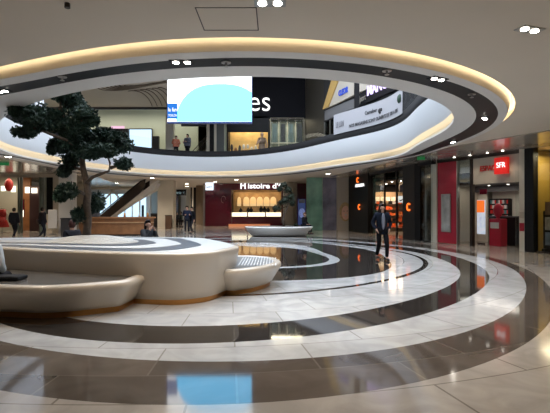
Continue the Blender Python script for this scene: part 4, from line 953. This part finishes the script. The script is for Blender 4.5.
b = B(); cyl(b, (0, 0), .26, .5, 1.05, 20, .17); cyl(b, (0, 0), .17, 1.05, 1.42, 20, .22); obj('coat', b, mat('brown_cloth', (.2, .14, .1), .8), mn)
b = B(); cyl(b, (-.08, 0), .07, .06, .55); cyl(b, (.08, 0), .07, .06, .55); obj('trousers', b, M['darkgrey'], mn); b = B(); cyl(b, (0, 0), .25, 0, .03); obj('base', b, M['steel'], mn)
# pale grid window
gd = thing('upper_grid_window', 'pale framed grid window of the upper shop right of the mannequin', 'shop window', (PX(270.5, 33), 33, Z2))
w = PX(304, 33)-PX(270.5, 33); hh = PZ(117.5, 33)-Z2
b = B()
for k in range(5): bx(b, k*w/4-.018, k*w/4+.018, 0, .08, 0, hh)
for z in (0, hh*.45, hh-.05): bx(b, 0, w, 0, .08, z, z+.06)
obj('frame', b, mat('pale_frame', (.6, .55, .42), .4), gd)
b = B(); bx(b, 0, w, .03, .05, 0, hh); obj('glass_pane', b, MATS['balustrade_glass'], gd)
b = B(); bx(b, 0, w, 2, 2.1, 0, hh+.2); obj('back_wall', b, mat('blue_grey_back', (.13, .16, .155), .6, var=.4, vscale=1.5), gd)
for k in range(4):
    b = B(); bx(b, k*w/4+.12, (k+1)*w/4-.12, .5, .55, hh*.5, hh*.9); obj('display_panel', b, M['darkgrey'] if k % 2 else mat('grey_teal', (.2, .26, .25), .5), gd)
for i in range(7):
    o = tag(obj('display_parcel', bx(B(), -.13, .13, -.1, .1, 0, .35), random.choice([M['wood'], mat('tan_parcel', (.5, .3, .12), .5), M['dimwhite'], M['red']])), 'small display item at the foot of the pale grid window', 'display item', 'items in the grid window'); o.location = (gd.location.x+.25+i*.34, 33.35, Z2+.9)
b = B(); bx(b, .05, w-.05, .15, .55, 0, .9); obj('display_table', b, mat('tan_table', (.4, .28, .14), .5), gd)
la = bpy.data.lights.new('shop_fill', 'AREA'); la.shape = 'RECTANGLE'; la.size = 2.4; la.size_y = .8; la.energy = 110; la.color = (1, .85, .6)  # unseen fill added to brighten the grid window
lo = bpy.data.objects.new('shop_fill_light', la); COL.objects.link(lo); lo.location = (PX(287, 33), 33.9, Z2+hh+.1)
# slanting right-hand upper wall
U1 = Front((2.35, 33), (3.25, 28.6)); U2 = Front((3.25, 28.6), (8.6, 14.6))
ntrim[0] += 1; b = B(); bx(b, 0, U1.L, 0, .3, Z2, ZT); local_obj(U1, 'wall_upper_side', b, mat('charcoal_side', (.05, .045, .038), .6, spec=.2), kind='structure')
b = B(); bx(b, 0, U2.L, 0, .3, Z2, ZT); local_obj(U2, 'wall_upper_right', b, mat('charcoal_upper_wall', (.03, .03, .033), .6, spec=.2), kind='structure')
gp = U2.root('beige_fascia', 'beige and gold slanted fascia with blue letters above the banner', 'fascia')
ux = lambda px: U2.u(px); uz = lambda py, px: PZ(py, U2.Y(U2.u(px)))
pp = [(ux(336), uz(78, 336)), (ux(395), uz(60, 395)), (ux(395), uz(78, 395)), (ux(357), uz(94.5, 357)), (ux(336), uz(105, 336)), (ux(326), uz(109, 326))]
def poly_plate(pts, y0, y1):
    b = B(); a = [b.verts.new((u, y0, z)) for u, z in pts]; c = [b.verts.new((u, y1, z)) for u, z in pts]; n = len(pts)
    for i in range(n): b.faces.new((a[i], a[(i+1)%n], c[(i+1)%n], c[i]))
    b.faces.new(a); b.faces.new(c[::-1]); return b
obj('panel', poly_plate(pp, -.15, 0), mat('beige_fascia_paint', (.55, .50, .43), .5), gp)
obj('gold_wedge', poly_plate([(ux(335.5), uz(77, 335.5)), (ux(343), uz(76, 343)), (ux(331), uz(107, 331)), (ux(325.5), uz(109.5, 325.5))], -.22, -.15), mat('gold_wedge_paint', (.55, .36, .12), .5), gp)
text('lettering', 'CLEOR', (ux(341.5), -.2, uz(94.5, 346)), UP, ux(351)-ux(341.5), uz(88, 346)-uz(93.8, 346), mat('royal_blue', (.02, .05, .3), .5, emit=(.05, .12, .8), estr=.4), gp, .04, .02)
b = B(); bx(b, -.12, .12, -.12, .12, 0, 7.5); o = obj('black_pole', b, M['blackmatte']); o.location = (PX(356.8, 22.5), 22.5, Z2); tag(o, 'black square post standing in front of the beige fascia', 'post')
mg = U2.root('clothes_shop_sign', 'dark sign band with white violet lit letters above the banner', 'sign')
obj('band', poly_plate([(ux(357), uz(96, 357)), (ux(410), uz(70, 410)), (ux(410), uz(84, 410)), (ux(357), uz(108, 357))], -.12, 0), M['blackmatte'], mg)
text('lettering', 'MANGO', (ux(370.5), -.2, uz(96.2, 371)), UP, ux(397)-ux(370.5), .55, glow('violet_white_lit', (.72, .6, 1), 1.6), mg, .05, .01)
text('lettering', 'Sport', (ux(361.5), -.2, uz(103, 366)+.0), UP, ux(369)-ux(361.5), .45, mat('dim_letters', (.25, .23, .2), .5), mg, .04)
obj('grey_band', poly_plate([(ux(326), uz(111, 326)), (ux(357), uz(98, 357)), (ux(357), uz(107, 357)), (ux(326), uz(121, 326))], -.1, 0), mat('mid_grey_band', (.16, .16, .17), .5), gp)
ug = U2.root('upper_shop_glazing', 'dark glazed upper shop front behind the banner', 'shop front')
b = B(); bx(b, .2, ux(356), -.05, -.02, Z2, Z2+2.3); obj('glass_pane', b, M['darkglass'], ug)
for k in range(5): b = B(); bx(b, .2+k*.75, .26+k*.75, -.1, 0, Z2, Z2+2.3); obj('mullion', b, M['steel'], ug)
# banner on the balustrade (follows its curve)
def opidx(px): 
    return min(range(NA), key=lambda i: abs(275+F*(CX+R['op'][i]*math.cos(TH[i]))/(CY+R['op'][i]*math.sin(TH[i]))-px)+(1000 if (CY+R['op'][i]*math.sin(TH[i])) < 13.5 or math.cos(TH[i]) < -.2 else 0))
def banner(t0, t1, z0, z1, m, label, seg=20, gap=-.05):
    a0 = ev(CF['op'], t0); p0 = Vector((CX+(a0+gap)*math.cos(t0), CY+(a0+gap)*math.sin(t0))); a1 = ev(CF['op'], t1); p1 = Vector((CX+(a1+gap)*math.cos(t1), CY+(a1+gap)*math.sin(t1)))
    t = thing('banner', label, 'banner', (p0.x, p0.y, z0), 0)
    b = B(); prev = None
    P = []
    for i in range(seg+1):
        a = t0+(t1-t0)*i/seg; r = ev(CF['op'], a)
        P.append([b.verts.new((CX+(r+g_)*math.cos(a)-p0.x, CY+(r+g_)*math.sin(a)-p0.y, z)) for g_, z in ((gap, 0), (gap, z1-z0), (gap+.012, z1-z0), (gap+.012, 0))])
    for p, q in zip(P, P[1:]):
        for k in range(4): b.faces.new((p[k], q[k], q[(k+1)%4], p[(k+1)%4]))
    b.faces.new(P[0]); b.faces.new(P[-1][::-1]); obj('sheet', b, m, t); return t, p0, p1
i0 = opidx(334.5); i1 = opidx(404); t0, t1 = TH[i0], TH[i1]
bmat = mat('white_banner_sheet', (.45, .45, .49), .6)
bn_, p0, p1 = banner(t0, t1, Z2+.3, Z2+1.28, bmat, 'long white banner with grey lettering hung on the right balustrade')
def wrap_text(body, ta, tb, z, h, m, parent, p0, z0, gap=-.075):
    o = text('lettering', body, (0, 0, 0), (0, 0, 0), 1.0, h, m, parent, .01, .01)
    for v in o.data.vertices:
        a = ta+(tb-ta)*v.co.x; r = ev(CF['op'], a)+gap-v.co.z
        v.co = Vector((CX+r*math.cos(a)-p0.x, CY+r*math.sin(a)-p0.y, z+v.co.y-z0))
    return o
ff = lambda s: t0+(t1-t0)*s
wrap_text('NOS MAGASINS SONT OUVERTS DE 10H A 20H', ff(.2), ff(.9), Z2+.45, .16, M['ink'], bn_, p0, Z2+.3)
wrap_text('Carrefour', ff(.4), ff(.56), Z2+.85, .17, M['ink'], bn_, p0, Z2+.3); wrap_text('LE LUN', ff(.03), ff(.13), Z2+.6, .28, mat('grey_ink', (.2, .2, .22), .5), bn_, p0, Z2+.3)
b = B(); 
for a, (dz, hz_) in ((ff(.6), (.82, .2)), (ff(.62), (.86, .12))):
    r = ev(CF['op'], a)-.08; ell(b, (CX+r*math.cos(a)-p0.x, CY+r*math.sin(a)-p0.y, dz-.3), (.09, .02, hz_*.6), 10)
obj('round_mark', b, M['ink'], bn_)
b = B(); 
for s in (.93, .955):
    a = ff(s); r = ev(CF['op'], a)-.08; ell(b, (CX+r*math.cos(a)-p0.x, CY+r*math.sin(a)-p0.y, .62), (.07, .07, .17), 8)
obj('green_mark', b, mat('green_print', (.03, .07, .04), .6), bn_)
# left banner panel high on the left balustrade
tl = [t for t in TH if abs(275+F*(CX+ev(CF['op'], t)*math.cos(t))/(CY+ev(CF['op'], t)*math.sin(t))-41) < 3 and CY+ev(CF['op'], t)*math.sin(t) > 16]
tl0 = tl[0] if tl else 2.6
banner(tl0, tl0+.5, Z2+.36, Z2+2.2, mat('white_screen_panel', (.70, .73, .78), .5), 'tall plain white panel on the left balustrade behind the tree')
# upper left: ceiling, beam, far wall, windows
ZU = CAMZ+7.75
b = B(); bx(b, XW0, -3.0, 22.5, 33.2, ZU, ZU+.2); struct('ceiling_upper_left', b, M['ceiling'])
b = B(); bx(b, XW0, PX(200, 33), 33.0, 33.15, ZU-.16, ZU+.02); ntrim[0] += 1; struct('trim_%d' % ntrim[0], b, M['darkgrey'])
b = B(); bx(b, XW0, PX(197, 37), 37.5, 37.8, Z2, ZT); struct('wall_upper_left', b, M['palegreen'])
sw = thing('curved_ceiling_slats', 'fan of curved brown slats sweeping across the upper ceiling left of the screen', 'ceiling slats', (0, 0, ZU))
zr = ZU-.05
def cp(px, py): 
    Y = (zr-CAMZ)*F/(HZ-py); return Vector((PX(px, Y), Y, -.05))
for i in range(10):
    a = cp(93+5.2*i, 84.2+.25*i); m1 = cp(97+5.4*i, 93.5-1.0*i); m2 = cp(128+3.4*i, 92.5-1.1*i); e = cp(168, 80+.25*i)
    P = [((1-t)**3)*a+3*t*(1-t)**2*m1+3*t*t*(1-t)*m2+t**3*e for t in [k/14 for k in range(15)]]
    b = B(); tube(b, P, .022+.005*i, 5); obj('slat', b, mat('brown_slat', (.20, .155, .115), .6), sw)
for i in range(6):
    a = cp(128+6*i, 91-.7*i); m1 = cp(146+5*i, 88-i*.3); e = cp(152+5*i, 106)
    P = [((1-t)**2)*a+2*t*(1-t)*m1+t*t*e for t in [k/12 for k in range(13)]]
    b = B(); tube(b, P, .03, 5); obj('slat', b, MATS['brown_slat'], sw)
YU = 37.4
def upane(px0, px1, py0, py1, n):
    w = bpy.data.objects.new('window_%d' % n, None); COL.objects.link(w); w['kind'] = 'structure'; w.location = (PX(px0, YU), YU, PZ(py1, YU))
    W = PX(px1, YU)-PX(px0, YU); H_ = PZ(py0, YU)-PZ(py1, YU)
    b = B(); bx(b, .04, W-.04, .0, .03, .04, H_-.04); obj('pane', b, M['daywin'], w)
    b = B(); bx(b, 0, W, -.05, .1, -.05, .04); bx(b, 0, W, -.05, .1, H_-.04, H_+.05); bx(b, -.04, .04, -.05, .1, 0, H_); bx(b, W-.04, W+.04, -.05, .1, 0, H_); obj('window_frame', b, M['darkgrey'] if n == 4 else M['white'], w)
upane(96.5, 107, 128, 152, 3); upane(129, 152, 129, 152, 4); upane(86, 92, 129, 150, 5)
plain('wall_screen', 108, 128, 37.1, 128.5, 137, M['black'], 'dark wide board on the pale green upper wall left of centre', 'board', .2)
plain('pink_sign', 111, 124, 37.0, 126, 128.3, glow('pink_lit', (1, .6, .8), .9), 'thin pink lit strip above the dark upper board', 'sign', .1)
plain('loudspeaker_tower', 152.5, 158.5, 34, 136, 152, M['darkgrey'], 'dark upright cabinet between window and column on the upper level', 'cabinet', .3)
for (p0_, p1_, m_) in ((165.5, 173, M['whitering']), (206.5, 209.5, M['cream']), (209.5, 213.5, M['blackmatte']), (214, 216.5, M['cream']), (216.5, 224, mat('grey_column', (.1, .11, .11), .5)), (224, 228, M['palegreen'])):
    ntrim[0] += 1; b = B(); bx(b, PX(p0_, 33.4), PX(p1_, 33.4), 33.4, 33.9, Z2, ZU); struct('trim_%d' % ntrim[0], b, m_)
plain('wall_screen', 181, 207, 34.6, 122, 126, M['darkgrey'], 'long dark sign band just under the hanging screen', 'board', .2)
st = thing('upper_stair', 'short upper stair with metal handrails below the screen', 'stair', (PX(191, 34), 34, Z2))
b = B()
for i in range(9): bx(b, i*.16, i*.16+.18, 0, 1.2, 0, .17*(i+1))
obj('steps', b, M['beige'], st)
for y in (0, 1.2):
    b = B(); tube(b, [(-.1, y, .9), (1.35, y, 2.45)], .03)
    for i in range(4): tube(b, [(i*.42+.05, y, .05+.17*(i*2.6)), (i*.42+.05, y, 1.05+i*.45)], .02)
    obj('handrail', b, M['darkmetal'], st)
for px, py in ((178.5, 119.5), (179.5, 133)): pass
la = bpy.data.lights.new('hall_fill', 'AREA'); la.shape = 'RECTANGLE'; la.size = 16; la.size_y = 1.5; la.energy = 260; la.color = (1, .95, .8)  # broad unseen light added to brighten the upper left hall
lo = bpy.data.objects.new('hall_fill_light', la); COL.objects.link(lo); lo.location = (-14, 35.3, ZU+.5)
person('person in salmon top with black hair at the upper balustrade under the screen', (PX(176, 29.6), 29.6, Z2), .4, 1.62, 'stand', coat=(.55, .2, .13), hair=(.012, .01, .01), arms='hold', bulky=1.6)
person('grey-clothed person at the upper balustrade left of the stair', (PX(187.5, 29.8), 29.8, Z2), -.6, 1.76, 'stand', coat=(.14, .15, .2), hair=(.012, .01, .01), arms='hold', bulky=1.6)

# exit sign over the shops, small green
b = B(); bx(b, -.16, .16, -.02, .02, -.11, 0); o = obj('exit_sign', b, mat('green_exit', (.02, .14, .06), .4, emit=(.05, .6, .15), estr=.12)); x, y = ringpos(421, 157.5, ZC-.04); o.location = (x, y, ZC-.03); tag(o, 'small green exit sign hanging from the ceiling near the red panel', 'sign')
b = B(); bx(b, -.24, .24, -.02, .02, -.13, 0); o = obj('exit_sign', b, MATS['green_exit']); x, y = ringpos(4, 163, ZC-.04); o.location = (x, y, ZC-.03); tag(o, 'small green exit sign under the ceiling at the left picture edge', 'sign')

# ------------------------------------------------------------------ world, camera, view
w = bpy.data.worlds.new('World'); SC.world = w; w.use_nodes = True
w.node_tree.nodes['Background'].inputs[0].default_value = (.75, .87, 1, 1); w.node_tree.nodes['Background'].inputs[1].default_value = .15
cam = bpy.data.cameras.new('Camera'); co = bpy.data.objects.new('Camera', cam); COL.objects.link(co)
cam.sensor_width = 36; cam.lens = 36*F/550; co.location = (0, 0, CAMZ); co.rotation_euler = (PI/2+math.atan((HZ-206.5)/F), 0, 0)
cam.clip_end = 300; SC.camera = co
SC.view_settings.view_transform = 'Standard'; SC.view_settings.look = 'None'; SC.view_settings.gamma = 1; SC.view_settings.exposure = .2
